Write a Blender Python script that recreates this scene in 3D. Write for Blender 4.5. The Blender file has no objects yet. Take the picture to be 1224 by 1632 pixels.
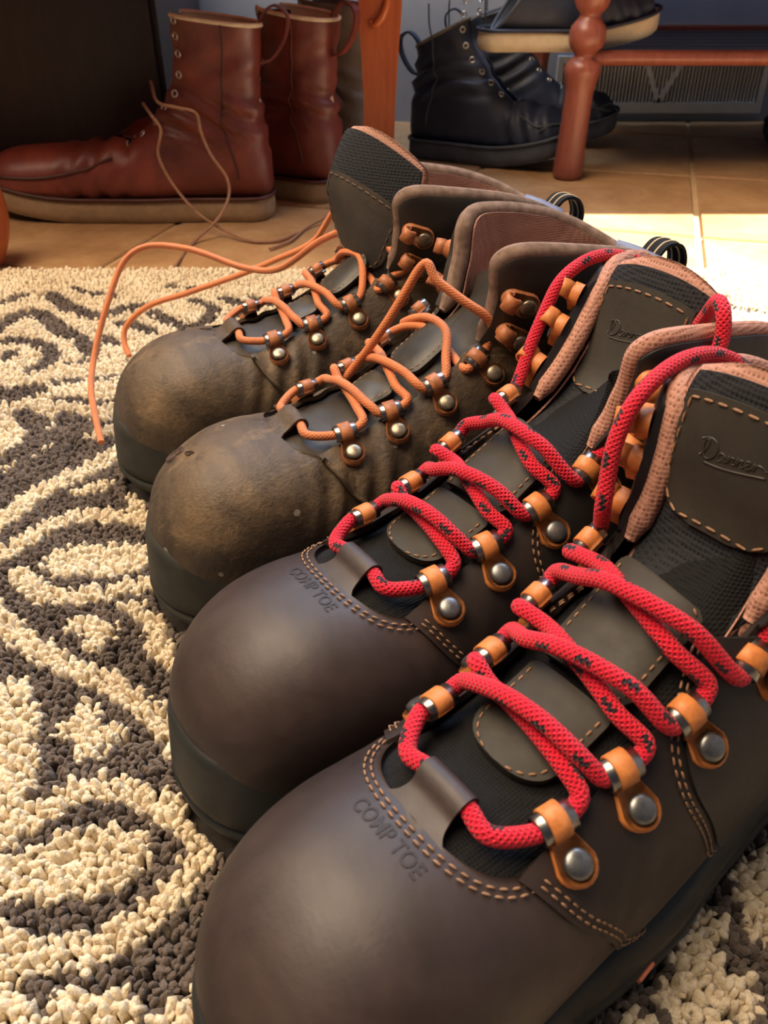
import bpy, math, random
import numpy as np
from mathutils import noise as mnoise, Vector
random.seed(7); RNG = np.random.default_rng(11)
scene = bpy.context.scene
C = scene.collection
R = math.radians

# ------------------------------------------------------------------ camera
F_PX = 1335.0
CAM_H, CAM_PITCH = 0.3545, 34.63
cam_d = bpy.data.cameras.new('camera'); cam = bpy.data.objects.new('camera', cam_d); C.objects.link(cam)
cam.location = (0, 0, CAM_H); cam.rotation_euler = (R(90 - CAM_PITCH), 0, 0)
cam_d.sensor_fit = 'VERTICAL'; cam_d.sensor_height = 24.0; cam_d.lens = 24.0 * F_PX / 1632.0
cam_d.clip_start = 0.01; cam_d.clip_end = 50
cam_d.dof.use_dof = True; cam_d.dof.focus_distance = 0.45; cam_d.dof.aperture_fstop = 13.0
scene.camera = cam

# ------------------------------------------------------------------ world, lamps, exposure
world = bpy.data.worlds.new('room_light'); scene.world = world; world.use_nodes = True
bg = world.node_tree.nodes['Background']; bg.inputs[0].default_value = (0.62, 0.66, 0.78, 1); bg.inputs[1].default_value = 0.055

def area_light(name, loc, target, size, size_y, power, col):
    d = bpy.data.lights.new(name, 'AREA'); d.shape = 'RECTANGLE'; d.size = size; d.size_y = size_y
    d.energy = power; d.color = col
    o = bpy.data.objects.new(name, d); C.objects.link(o); o.location = loc
    v = Vector(target) - Vector(loc); o.rotation_euler = v.to_track_quat('-Z', 'Y').to_euler(); return o
area_light('ceiling_lamp', (-1.0, 0.45, 2.3), (-0.1, 0.6, 0), 1.7, 1.7, 70, (1.0, 0.78, 0.55))
area_light('window_daylight', (0.2, 2.0, 1.75), (-0.05, 0.5, 0.05), 2.2, 1.1, 50, (0.58, 0.74, 1.0))
sun_d = bpy.data.lights.new('sun', 'SUN'); sun_d.energy = 24.0; sun_d.color = (1.0, 0.92, 0.80); sun_d.angle = R(0.6)
sun = bpy.data.objects.new('sun', sun_d); C.objects.link(sun); sun.location = (3, 1.0, 2.6)
SUN_EL = 42.0
sun.rotation_euler = Vector((-math.cos(R(SUN_EL)), -0.0, -math.sin(R(SUN_EL)))).to_track_quat('-Z', 'Y').to_euler()
vs = scene.view_settings
vs.view_transform = 'Standard'; vs.look = 'None'; vs.gamma = 1.0; vs.use_curve_mapping = False; vs.exposure = 0.68

# ------------------------------------------------------------------ helpers: materials
def srgb(r, g, b):
    f = lambda c: (c / 12.92 if c <= .04045 else ((c + .055) / 1.055) ** 2.4)
    return (f(r / 255), f(g / 255), f(b / 255), 1)

class NT:
    def __init__(s, name):
        s.m = bpy.data.materials.new(name); s.m.use_nodes = True; s.t = s.m.node_tree
        s.b = s.t.nodes['Principled BSDF']
    def n(s, typ, **kw):
        o = s.t.nodes.new(typ)
        for k, v in kw.items(): setattr(o, k, v)
        return o
    def link(s, a, b): s.t.links.new(a, b)
    def coord(s, which='Object', scale=(1, 1, 1)):
        c = s.n('ShaderNodeTexCoord'); mp = s.n('ShaderNodeMapping'); mp.inputs['Scale'].default_value = scale
        s.link(c.outputs[which], mp.inputs[0]); return mp.outputs[0]
    def noise(s, vec, scale, detail=4, rough=.55, dist=0.):
        o = s.n('ShaderNodeTexNoise'); s.link(vec, o.inputs['Vector'])
        o.inputs['Scale'].default_value = scale; o.inputs['Detail'].default_value = detail
        o.inputs['Roughness'].default_value = rough; o.inputs['Distortion'].default_value = dist
        return o.outputs['Fac']
    def ramp(s, fac, stops):
        o = s.n('ShaderNodeValToRGB'); s.link(fac, o.inputs[0]); e = o.color_ramp.elements
        while len(e) < len(stops): e.new(.5)
        for k, (p, c) in enumerate(stops): e[k].position = p; e[k].color = c
        return o.outputs[0]
    def math(s, op, a, b=None, clamp=False):
        o = s.n('ShaderNodeMath', operation=op); o.use_clamp = clamp
        for i, x in enumerate((a, b)):
            if x is None: continue
            if isinstance(x, (int, float)): o.inputs[i].default_value = x
            else: s.link(x, o.inputs[i])
        return o.outputs[0]
    def mix(s, fac, a, b):
        o = s.n('ShaderNodeMix', data_type='RGBA')
        for i, x in ((0, fac), (6, a), (7, b)):
            if isinstance(x, (int, float, tuple)): o.inputs[i].default_value = x
            else: s.link(x, o.inputs[i])
        return o.outputs[2]
    def bump(s, h, strength, dist):
        o = s.n('ShaderNodeBump'); o.inputs['Strength'].default_value = strength; o.inputs['Distance'].default_value = dist
        s.link(h, o.inputs['Height']); s.link(o.outputs[0], s.b.inputs['Normal'])
    def set(s, col=None, rough=None, metal=None, spec=None, sheen=None, coat=None):
        for key, v in (('Base Color', col), ('Roughness', rough), ('Metallic', metal), ('Specular IOR Level', spec), ('Sheen Weight', sheen), ('Coat Weight', coat)):
            if v is None: continue
            if isinstance(v, (int, float, tuple)): s.b.inputs[key].default_value = v
            else: s.link(v, s.b.inputs[key])
        return s.m

def leather(name, a, b, c, rough=.48, big=14, fine=420, bump=.25, spec=.5):
    t = NT(name); v = t.coord()
    n1 = t.noise(v, big, 6, .62, .4); n2 = t.noise(v, fine, 3); n3 = t.noise(v, big * 5, 5, .6)
    col = t.ramp(n1, [(.30, a), (.52, b), (.75, c)])
    t.bump(t.math('ADD', t.math('MULTIPLY', n2, .6), n3), bump, .0006)
    t.b.inputs['Specular IOR Level'].default_value = spec
    rr = t.math('ADD', t.math('MULTIPLY', n3, .22), rough - .11)
    return t.set(col, rr)

def old_leather(name):
    t = NT(name); v = t.coord()
    n1 = t.noise(v, 16, 7, .65, .6); n2 = t.noise(v, 60, 6, .7); n3 = t.noise(v, 240, 4, .7); n4 = t.noise(v, 34, 5, .7, 1.2)
    col = t.ramp(n1, [(.28, srgb(46, 38, 32)), (.46, srgb(74, 61, 49)), (.60, srgb(98, 81, 61)), (.8, srgb(128, 102, 74))])
    scuff = t.ramp(n4, [(.54, (0, 0, 0, 1)), (.68, (1, 1, 1, 1))])
    col = t.mix(t.math('MULTIPLY', scuff, .45), col, srgb(146, 118, 86))
    dark = t.ramp(n2, [(.30, (1, 1, 1, 1)), (.44, (0, 0, 0, 1))])
    col = t.mix(t.math('MULTIPLY', dark, .7), col, srgb(36, 29, 24))
    vo = t.n('ShaderNodeTexVoronoi'); vo.inputs['Scale'].default_value = 38; t.link(v, vo.inputs['Vector'])
    col = t.mix(t.math('MULTIPLY', t.math('LESS_THAN', vo.outputs['Distance'], .075), .8), col, srgb(176, 164, 148))
    t.bump(t.math('ADD', t.math('MULTIPLY', n3, .5), n2), .6, .0016)
    return t.set(col, t.math('ADD', t.math('MULTIPLY', n2, .3), .40), spec=.4)

def cloth(name, c1, c2, sc=900, bump=.5, rough=.85, sheen=.0, noise_mix=.3):
    t = NT(name); v = t.coord(scale=(1, 1, 1))
    vo = t.n('ShaderNodeTexVoronoi'); vo.inputs['Scale'].default_value = sc; vo.inputs['Randomness'].default_value = .15; t.link(v, vo.inputs['Vector'])
    n = t.noise(v, 60, 4)
    f = t.ramp(vo.outputs['Distance'], [(.10, c2), (.42, c1)])
    col = t.mix(t.math('MULTIPLY', n, noise_mix), f, c2)
    t.bump(vo.outputs['Distance'], bump, .0008)
    return t.set(col, rough, sheen=sheen, spec=.3)

def plain(name, col, rough=.5, metal=0., spec=.5, nscale=None, col2=None, bump=0.):
    t = NT(name)
    if nscale:
        v = t.coord(); n = t.noise(v, nscale, 5, .6)
        c = t.ramp(n, [(.35, col), (.68, col2 or col)])
        if bump: t.bump(n, bump, .001)
    else: c = col
    return t.set(c, rough, metal, spec)

def lace_mat(name, col, dark, fleck, flecks, pitch=.0075, fray=0.):
    # uv: x = turns round the cord, y = metres along it
    t = NT(name); uv = t.n('ShaderNodeUVMap'); sep = t.n('ShaderNodeSeparateXYZ'); t.link(uv.outputs[0], sep.inputs[0])
    u, w = sep.outputs[0], sep.outputs[1]
    tw = 2 * math.pi
    a = t.math('SINE', t.math('MULTIPLY', t.math('ADD', t.math('MULTIPLY', u, 8.), t.math('MULTIPLY', w, 460.)), tw))
    b = t.math('SINE', t.math('MULTIPLY', t.math('SUBTRACT', t.math('MULTIPLY', u, 8.), t.math('MULTIPLY', w, 460.)), tw))
    h = t.math('MAXIMUM', a, b)
    col_ = t.ramp(t.math('ADD', t.math('MULTIPLY', h, .5), .5), [(.12, dark), (.48, col)])
    if flecks:
        # pairs of dark dashes winding slowly round the cord
        fu = t.math('FRACT', t.math('ADD', t.math('MULTIPLY', u, 2.), t.math('MULTIPLY', w, 9.)))
        zig = t.math('MULTIPLY', t.math('SINE', t.math('MULTIPLY', w, 420. * tw)), .06)
        band = t.math('LESS_THAN', t.math('ABSOLUTE', t.math('SUBTRACT', t.math('ADD', fu, zig), .5)), .11)
        half = t.math('FLOOR', t.math('ADD', t.math('MULTIPLY', u, 2.), t.math('MULTIPLY', w, 9.)))
        fw = t.math('FRACT', t.math('ADD', t.math('MULTIPLY', w, 62.), t.math('MULTIPLY', half, .5)))
        m = t.math('MULTIPLY', band, t.math('LESS_THAN', fw, .36))
        col_ = t.mix(m, col_, fleck)
    else:
        n = t.noise(t.coord(), 60, 5, .7)
        col_ = t.mix(t.ramp(n, [(.45, (0, 0, 0, 1)), (.75, (.7, .7, .7, 1))]), col_, fleck)
    t.bump(h, .7 if flecks else .3, .0007)
    return t.set(col_, .62, spec=.35, sheen=.15)

def wood(name, a, b, rough=.35, scale=(30, 30, 3)):
    t = NT(name); v = t.coord(scale=scale); n = t.noise(v, 2.2, 6, .6, 1.2)
    t.bump(n, .1, .001)
    return t.set(t.ramp(n, [(.3, a), (.7, b)]), rough, spec=.5)

M = {}
M['leather'] = leather('brown_leather', srgb(34, 25, 23), srgb(52, 40, 37), srgb(76, 61, 57), rough=.50)
M['leather_q'] = leather('dark_brown_leather', srgb(30, 22, 19), srgb(43, 32, 28), srgb(58, 44, 38), rough=.58)
M['leather_h'] = leather('heel_leather', srgb(24, 21, 20), srgb(34, 29, 27), srgb(44, 37, 34), rough=.58)
M['olive'] = leather('olive_leather', srgb(44, 41, 36), srgb(54, 50, 44), srgb(64, 59, 52), rough=.58, big=25, spec=.35)
M['olive_edge'] = leather('olive_leather_edge', srgb(70, 62, 50), srgb(84, 74, 60), srgb(96, 84, 68), rough=.6)
M['old'] = old_leather('worn_leather')
M['old_dark'] = leather('worn_dark_leather', srgb(34, 30, 28), srgb(50, 44, 38), srgb(70, 60, 50), rough=.6, bump=.4)
M['old_patch'] = leather('worn_patch_leather', srgb(40, 38, 34), srgb(54, 51, 44), srgb(86, 78, 64), rough=.45, big=30)
M['rubber'] = plain('black_rubber', srgb(30, 33, 33), .55, spec=.4, nscale=40, col2=srgb(40, 42, 41), bump=.1)
M['rubber_old'] = plain('worn_rubber', srgb(38, 39, 36), .65, spec=.35, nscale=40, col2=srgb(58, 56, 48), bump=.2)
M['mesh'] = cloth('black_mesh', srgb(22, 22, 24), srgb(7, 8, 9), 760, .8)
M['mesh_fine'] = cloth('black_fabric', srgb(26, 27, 31), srgb(12, 13, 16), 1100, .4)
M['mesh_grey'] = cloth('charcoal_airmesh', srgb(44, 45, 50), srgb(11, 12, 14), 520, .9)
M['pink'] = cloth('tan_pink_mesh', srgb(196, 146, 126), srgb(120, 76, 62), 520, .6)
M['pink_old'] = cloth('worn_tan_mesh', srgb(180, 134, 114), srgb(120, 86, 72), 620, .5)
M['rim_old'] = plain('worn_collar_nap', srgb(118, 98, 86), .95, spec=.05, nscale=130, col2=srgb(152, 128, 114), bump=.5)
M['collar'] = leather('black_collar_leather', srgb(24, 24, 26), srgb(33, 33, 36), srgb(44, 44, 48), rough=.42)
M['blue_grey'] = leather('blue_grey_leather', srgb(84, 86, 104), srgb(104, 106, 128), srgb(124, 126, 146), rough=.5)
M['orange'] = plain('orange_webbing', srgb(196, 116, 58), .5, nscale=300, col2=srgb(222, 140, 76), bump=.15)
M['orange_old'] = plain('worn_orange_webbing', srgb(150, 90, 56), .5, nscale=220, col2=srgb(198, 124, 76), bump=.2)
M['metal'] = plain('gunmetal', srgb(150, 147, 143), .28, 1., nscale=200, col2=srgb(178, 175, 170))
M['rivet'] = plain('dull_rivet', srgb(112, 112, 112), .38, .9, nscale=260, col2=srgb(140, 140, 138))
M['rivet_old'] = plain('worn_rivet', srgb(128, 116, 98), .4, .85, nscale=260, col2=srgb(170, 158, 138))
M['red'] = lace_mat('red_cord', srgb(228, 14, 50), srgb(176, 6, 34), srgb(40, 26, 36), True)
M['olace'] = lace_mat('orange_cord', srgb(216, 128, 76), srgb(196, 106, 60), srgb(184, 108, 70), False)
M['stitch'] = plain('tan_thread', srgb(140, 104, 76), .7, nscale=400, col2=srgb(166, 128, 96))
M['stitch_d'] = plain('brown_thread', srgb(92, 72, 58), .7, nscale=400, col2=srgb(116, 92, 74))
M['emboss'] = leather('pressed_leather', srgb(30, 22, 20), srgb(38, 28, 26), srgb(46, 34, 30), rough=.6)
M['emboss_olive'] = leather('pressed_olive_leather', srgb(38, 35, 30), srgb(45, 41, 36), srgb(52, 47, 41), rough=.5)
M['stripe'] = plain('cream_thread', srgb(198, 176, 140), .7, nscale=300, col2=srgb(214, 194, 160))
M['tag'] = plain('red_brown_tag', srgb(168, 92, 66), .6, nscale=300, col2=srgb(188, 108, 80))

# ------------------------------------------------------------------ helpers: meshes
def mk(name, V, F, mat=None, parent=None, smooth=True, uv=None, **props):
    """F: list of index arrays, each (n,k)."""
    V = np.asarray(V, np.float32).reshape(-1, 3)
    if isinstance(F, np.ndarray): F = [F]
    F = [np.asarray(f, np.int32) for f in F if len(f)]
    me = bpy.data.meshes.new(name)
    nl = sum(f.size for f in F); npol = sum(len(f) for f in F)
    me.vertices.add(len(V)); me.vertices.foreach_set('co', V.ravel())
    me.loops.add(nl); me.polygons.add(npol)
    idx = np.concatenate([f.ravel() for f in F]); tot = np.concatenate([np.full(len(f), f.shape[1], np.int32) for f in F])
    st = np.concatenate([[0], np.cumsum(tot)[:-1]]).astype(np.int32)
    me.loops.foreach_set('vertex_index', idx); me.polygons.foreach_set('loop_start', st); me.polygons.foreach_set('loop_total', tot)
    me.polygons.foreach_set('use_smooth', np.full(npol, bool(smooth)))
    if uv is not None:
        l = me.uv_layers.new(name='UVMap'); l.data.foreach_set('uv', np.asarray(uv, np.float32)[idx].ravel())
    me.update(calc_edges=True); me.validate()
    if mat: me.materials.append(M[mat] if isinstance(mat, str) else mat)
    o = bpy.data.objects.new(name, me); C.objects.link(o)
    if parent: o.parent = parent
    for k, v in props.items(): o[k] = v
    return o

def thing(name, label, cat, loc=(0, 0, 0), rz=0., group=None):
    o = bpy.data.objects.new(name, None); C.objects.link(o); o.empty_display_size = .02
    o.location = loc; o.rotation_euler = (0, 0, rz); o['label'] = label; o['category'] = cat
    if group: o['group'] = group
    return o

def grid(P, wu=False, wv=False, flip=False):
    n, m = P.shape[:2]
    i = np.arange(n if wu else n - 1)[:, None]; j = np.arange(m if wv else m - 1)[None, :]
    i2 = (i + 1) % n; j2 = (j + 1) % m
    q = np.stack([i * m + j, i2 * m + j, i2 * m + j2, i * m + j2], -1).reshape(-1, 4)
    if flip: q = q[:, ::-1]
    return P.reshape(-1, 3), q

class Acc:
    def __init__(s): s.V = []; s.F = {}; s.n = 0
    def add(s, V, *Fs):
        V = np.asarray(V, float).reshape(-1, 3)
        for f in Fs:
            f = np.asarray(f)
            if len(f): s.F.setdefault(f.shape[1], []).append(f + s.n)
        s.V.append(V); s.n += len(V)
    def build(s, name, mat, parent=None, smooth=True, **p):
        return mk(name, np.concatenate(s.V), [np.concatenate(f) for f in s.F.values()], mat, parent, smooth, **p)

BOXF = np.array([[0, 3, 2, 1], [4, 5, 6, 7], [0, 1, 5, 4], [1, 2, 6, 5], [2, 3, 7, 6], [3, 0, 4, 7]])
def box_v(x0, x1, y0, y1, z0, z1):
    return np.array([[x0, y0, z0], [x1, y0, z0], [x1, y1, z0], [x0, y1, z0], [x0, y0, z1], [x1, y0, z1], [x1, y1, z1], [x0, y1, z1]], float)

def rbox(x0, x1, y0, y1, z0, z1, b):
    """box with bevelled top edges"""
    lo = box_v(x0, x1, y0, y1, z0, z1 - b)
    top = box_v(x0 + b, x1 - b, y0 + b, y1 - b, z1, z1)[:4]
    V = np.concatenate([lo, top])
    F = np.array([[0, 3, 2, 1], [0, 1, 5, 4], [1, 2, 6, 5], [2, 3, 7, 6], [3, 0, 4, 7], [4, 5, 9, 8], [5, 6, 10, 9], [6, 7, 11, 10], [7, 4, 8, 11], [8, 9, 10, 11]])
    return V, F

def pchip(xs, ys):
    xs = np.asarray(xs, float); ys = np.asarray(ys, float); h = np.diff(xs); d = np.diff(ys) / h
    m = np.zeros_like(ys); m[0], m[-1] = d[0], d[-1]
    for k in range(1, len(xs) - 1):
        if d[k - 1] * d[k] > 0:
            w1, w2 = 2 * h[k] + h[k - 1], h[k] + 2 * h[k - 1]; m[k] = (w1 + w2) / (w1 / d[k - 1] + w2 / d[k])
    def f(x):
        x = np.clip(np.asarray(x, float), xs[0], xs[-1]); k = np.clip(np.searchsorted(xs, x) - 1, 0, len(h) - 1)
        t = (x - xs[k]) / h[k]; t2, t3 = t * t, t ** 3
        return (2 * t3 - 3 * t2 + 1) * ys[k] + (t3 - 2 * t2 + t) * h[k] * m[k] + (-2 * t3 + 3 * t2) * ys[k + 1] + (t3 - t2) * h[k] * m[k + 1]
    return f

def catmull(P, step):
    P = np.asarray(P, float); Q = np.concatenate([[2 * P[0] - P[1]], P, [2 * P[-1] - P[-2]]]); out = []
    for k in range(1, len(Q) - 2):
        p0, p1, p2, p3 = Q[k - 1:k + 3]
        a = .5
        d1 = max(np.linalg.norm(p1 - p0) ** a, 1e-5); d2 = max(np.linalg.norm(p2 - p1) ** a, 1e-5); d3 = max(np.linalg.norm(p3 - p2) ** a, 1e-5)
        t0, t1, t2, t3 = 0, d1, d1 + d2, d1 + d2 + d3
        n = max(2, int(np.linalg.norm(p2 - p1) / step)); t = np.linspace(t1, t2, n, endpoint=False)[:, None]
        A1 = (t1 - t) / (t1 - t0) * p0 + (t - t0) / (t1 - t0) * p1; A2 = (t2 - t) / (t2 - t1) * p1 + (t - t1) / (t2 - t1) * p2
        A3 = (t3 - t) / (t3 - t2) * p2 + (t - t2) / (t3 - t2) * p3
        B1 = (t2 - t) / (t2 - t0) * A1 + (t - t0) / (t2 - t0) * A2; B2 = (t3 - t) / (t3 - t1) * A2 + (t - t1) / (t3 - t1) * A3
        out.append((t2 - t) / (t2 - t1) * B1 + (t - t1) / (t2 - t1) * B2)
    out.append(P[-1:]); return np.concatenate(out)

def tube(path, rad, nseg=10, flat=1.0, cap=True, v0=0.):
    """tube mesh with uv (turns, metres)"""
    P = np.asarray(path, float); n = len(P); rad = np.broadcast_to(np.asarray(rad, float), (n,))
    T = np.gradient(P, axis=0); T /= np.linalg.norm(T, axis=1)[:, None] + 1e-12
    N = np.zeros_like(P); a = np.array([0, 0, 1.]) if abs(T[0, 2]) < .9 else np.array([1., 0, 0])
    N[0] = np.cross(np.cross(T[0], a), T[0]); N[0] /= np.linalg.norm(N[0])
    for k in range(1, n):
        v = N[k - 1] - T[k] * (N[k - 1] @ T[k]); N[k] = v / (np.linalg.norm(v) + 1e-12)
    Bn = np.cross(T, N); ang = np.linspace(0, 2 * np.pi, nseg + 1)
    ring = P[:, None] + rad[:, None, None] * (np.cos(ang)[None, :, None] * N[:, None] * flat + np.sin(ang)[None, :, None] * Bn[:, None])
    V, q = grid(ring, flip=True)
    L = np.concatenate([[0], np.cumsum(np.linalg.norm(np.diff(P, axis=0), axis=1))]) + v0
    uv = np.stack(np.broadcast_arrays((ang / (2 * np.pi))[None, :], L[:, None]), -1).reshape(-1, 2)
    if cap:
        c0, c1 = len(V), len(V) + 1
        V = np.concatenate([V, P[:1] - T[:1] * rad[0] * .5, P[-1:] + T[-1:] * rad[-1] * .5]); uv = np.concatenate([uv, [[0, L[0]], [0, L[-1]]]])
        j = np.arange(nseg); m = nseg + 1
        t = np.concatenate([np.stack([j, j + 1, np.full(nseg, c0)], -1), np.stack([(n - 1) * m + j + 1, (n - 1) * m + j, np.full(nseg, c1)], -1)])
        return V, [q, t], uv
    return V, [q], uv

def tube_obj(name, path, rad, mat, parent, nseg=10, flat=1.0, **p):
    V, F, uv = tube(path, rad, nseg, flat); return mk(name, V, F, mat, parent, True, uv, **p)

def lathe(prof, nseg=20, closed_top=True):
    prof = np.asarray(prof, float); a = np.linspace(0, 2 * np.pi, nseg, endpoint=False)
    P = np.stack([prof[:, 0][:, None] * np.cos(a), prof[:, 0][:, None] * np.sin(a), np.broadcast_to(prof[:, 1][:, None], (len(prof), nseg))], -1)
    return grid(P, wv=True, flip=True)

# ------------------------------------------------------------------ the boot last: a lofted surface S(s, v)
# s in 0..1 : vertical cross-sections from toe tip (x = xt) back to x = PX;  s in 1..2 : sections fanning about (PX, PZ) from
# straight down to straight back, so they run through the instep, the heel and up the shaft.   v: 0 at the top / front centre
# line, +-1 at the sole / heel centre line.
class Last:
    def __init__(s, fan, toe, px=.20, pz=.215, xt=.343, bend=.005, lean=0., wr=0., seed=0, lean_far=None):
        s.lean_far = lean if lean_far is None else lean_far; s.px, s.pz, s.xt, s.bend, s.lean, s.wr, s.seed = px, pz, xt, bend, lean, wr, seed
        fan = np.array(fan, float)  # phi, r_in, r_out, w, frac, ntop, nbot
        s.f = [pchip(fan[:, 0], fan[:, k]) for k in range(1, 7)]
        s.f0 = fan[0]
        s.toe = toe; s.zb = pz - fan[0, 2]
    def section(s, S):
        S = np.asarray(S, float); ph = np.clip((S - 1) * 90, 0, 100); fan = [f(ph) for f in s.f]
        q = np.clip(1 - S, 0, 1); x = s.px + (s.xt - s.px) * np.sin(q * np.pi / 2)
        T = s.toe; isT = S < 1
        # width
        e = np.clip((x - T['xw']) / (s.xt - T['xw']), 0, 1)
        k = np.clip((x - s.px) / (T['xw'] - s.px), 0, 1); k = k * k * (3 - 2 * k)
        w = (s.f0[3] + (T['w'] - s.f0[3]) * k) * np.maximum(1 - e ** T['nw'], 0) ** (1 / T['nw'])
        ez = np.clip((x - T['xz']) / (s.xt - T['xz']), 0, 1)
        zt0 = T['zcurve'](x)
        zt = T['zm'] + (zt0 - T['zm']) * np.maximum(1 - ez ** T['nz'], 0) ** (1 / T['nz'])
        zb = T['zm'] + (s.zb - T['zm']) * np.maximum(1 - e ** 3, 0) ** (1 / 3)
        rin = np.where(isT, s.pz - zt, fan[0]); rout = np.where(isT, s.pz - zb, fan[1])
        w = np.where(isT, w, fan[2]); kk = np.clip((x - s.px) / .06, 0, 1)
        frac = np.where(isT, s.f0[4] * (1 - kk) + T['frac'] * kk, fan[3])
        nt = np.where(isT, s.f0[5] * (1 - kk) + T['nt'] * kk, fan[4]); nb = np.where(isT, s.f0[6], fan[5])
        ox = np.where(isT, x, s.px); a = np.radians(ph)
        return ox, a, rin, rout, w, frac, nt, nb
    def yr(s, sec, al):
        ox, a, rin, rout, w, frac, nt, nb = sec
        rw = rin + (rout - rin) * frac
        sn, cs = np.sin(al), np.cos(al); up = cs >= 0
        n = np.where(up, nt, nb); e = 2 / n
        ac = np.abs(cs) ** e
        y = w * np.abs(sn) ** e
        r = np.where(up, rw - (rw - rin) * ac, rw + (rout - rw) * ac)
        return y, r
    def raw(s, S, v):
        S, v = np.broadcast_arrays(np.asarray(S, float), np.asarray(v, float))
        sec = s.section(S); y, r = s.yr(sec, np.abs(v) * np.pi)
        ox, a = sec[0], sec[1]
        x = ox - r * np.sin(a); z = s.pz - r * np.cos(a); y = y * np.sign(v)
        t = np.clip((x - .14) / .2, 0, 1.2); y = y + s.bend * t * t
        k = np.clip(.5 + y / .06, 0, 1); k = k * k * (3 - 2 * k); kb = np.clip((x + .0) / .09, 0, 1)
        x = x + (s.lean * k + s.lean_far * (1 - k) * kb) * np.clip(z - .12, 0, 1) ** 1.2
        return np.stack([x, y, z], -1)
    def frame(s, S, v):
        e = 2e-3
        S = np.asarray(S, float); v = np.asarray(v, float)
        p = s.raw(S, v); ts = s.raw(S + e, v) - s.raw(S - e, v); tv = s.raw(S, v + e) - s.raw(S, v - e)
        n = np.cross(tv, ts); n /= np.linalg.norm(n, axis=-1)[..., None] + 1e-15
        return p, n, ts / (np.linalg.norm(ts, axis=-1)[..., None] + 1e-15), tv / (np.linalg.norm(tv, axis=-1)[..., None] + 1e-15)
    def pos(s, S, v, off=0.):
        p, n, _, _ = s.frame(S, v)
        o = np.asarray(off, float) * np.ones(p.shape[:-1])
        if s.wr:
            q = p * np.array([1, 1, 1.]); k = s.seed
            fl = np.exp(-((p[..., 0] - .222) / .03) ** 2) * np.exp(-((p[..., 2] - .075) / .03) ** 2)
            o = o + s.wr * (fl * .0022 * np.sin(p[..., 0] * 420 + 1.8 * np.sin(p[..., 1] * 60 + k) + p[..., 2] * 160)
                            + .0009 * np.sin(p[..., 0] * 95 + k) * np.sin(p[..., 2] * 120 + 2 * k) * np.sin(p[..., 1] * 80 + k)
                            + np.exp(-((p[..., 2] - .135) / .03) ** 2) * np.clip((.14 - p[..., 0]) / .05, 0, 1) * .0022 * np.sin(p[..., 2] * 330 + p[..., 0] * 60 + k))
        return p + n * o[..., None]
    def s_of(s, x, z):
        x = x - s.lean * max(z - .12, 0) ** 1.2
        if x >= s.px: return 1 - math.asin(min(1, (x - s.px) / (s.xt - s.px))) * 2 / math.pi, s.pz - z
        return 1 + math.degrees(math.atan2(s.px - x, max(s.pz - z, 1e-6) if s.pz > z else s.pz - z)) / 90, math.hypot(s.px - x, s.pz - z)
    def sv_xz(s, x, z, side=1):
        S, r = s.s_of(x, z); sec = s.section(np.array(S)); lo, hi = 0., np.pi
        for _ in range(40):
            m = (lo + hi) / 2
            if s.yr(sec, np.array(m))[1] < r: lo = m
            else: hi = m
        return S, side * (lo + hi) / 2 / np.pi
    def v_of_y(s, S, y):
        """|v| in the upper half for a half-width y (vectorised)"""
        S, y = np.broadcast_arrays(np.asarray(S, float), np.asarray(y, float)); sec = s.section(S)
        lo = np.zeros(S.shape); hi = np.full(S.shape, np.pi / 2)
        for _ in range(40):
            m = (lo + hi) / 2; t = s.yr(sec, m)[0] < y; lo = np.where(t, m, lo); hi = np.where(t, hi, m)
        return (lo + hi) / 2 / np.pi
    def s_x(s, x): return 1 - np.arcsin(np.clip((np.asarray(x, float) - s.px) / (s.xt - s.px), -1, 1)) * 2 / np.pi
    def path(s, pts, side=1, off=.0, n=60):
        """smooth curve on the surface through side-view (x, z) points"""
        sv = np.array([s.sv_xz(x, z, side) for x, z in pts]); sv = resample(catmull(np.c_[sv, np.zeros(len(sv))], .01)[:, :2], n)
        return sv

def resample(P, n):
    P = np.asarray(P, float); L = np.concatenate([[0], np.cumsum(np.linalg.norm(np.diff(P, axis=0), axis=1))])
    t = np.linspace(0, L[-1], n); return np.stack([np.interp(t, L, P[:, k]) for k in range(P.shape[1])], -1)

def panel(name, last, Sg, Vg, off, thick, mat, parent, **p):
    """sheet over the last on parameter grids Sg, Vg, with a real edge of the given thickness"""
    P = last.pos(Sg, Vg, off); I = last.pos(Sg, Vg, off - thick)
    n, m = P.shape[:2]
    # orientation: make normals point outwards
    pn = np.cross(P[n // 2 + 1, m // 2] - P[n // 2, m // 2], P[n // 2, m // 2 + 1] - P[n // 2, m // 2])
    _, nn, _, _ = last.frame(Sg[n // 2, m // 2], Vg[n // 2, m // 2]); fl = (pn @ nn) < 0
    a = Acc(); V, q = grid(P, flip=fl); a.add(V, q)
    ring = [(0, j) for j in range(m)] + [(i, m - 1) for i in range(1, n)] + [(n - 1, j) for j in range(m - 2, -1, -1)] + [(i, 0) for i in range(n - 2, 0, -1)]
    ri = np.array(ring); top = P[ri[:, 0], ri[:, 1]]; bot = I[ri[:, 0], ri[:, 1]]
    V, q = grid(np.stack([top, bot], 0), wv=True, flip=not fl); a.add(V, q)
    return a.build(name, mat, parent, True, **p)

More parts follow.
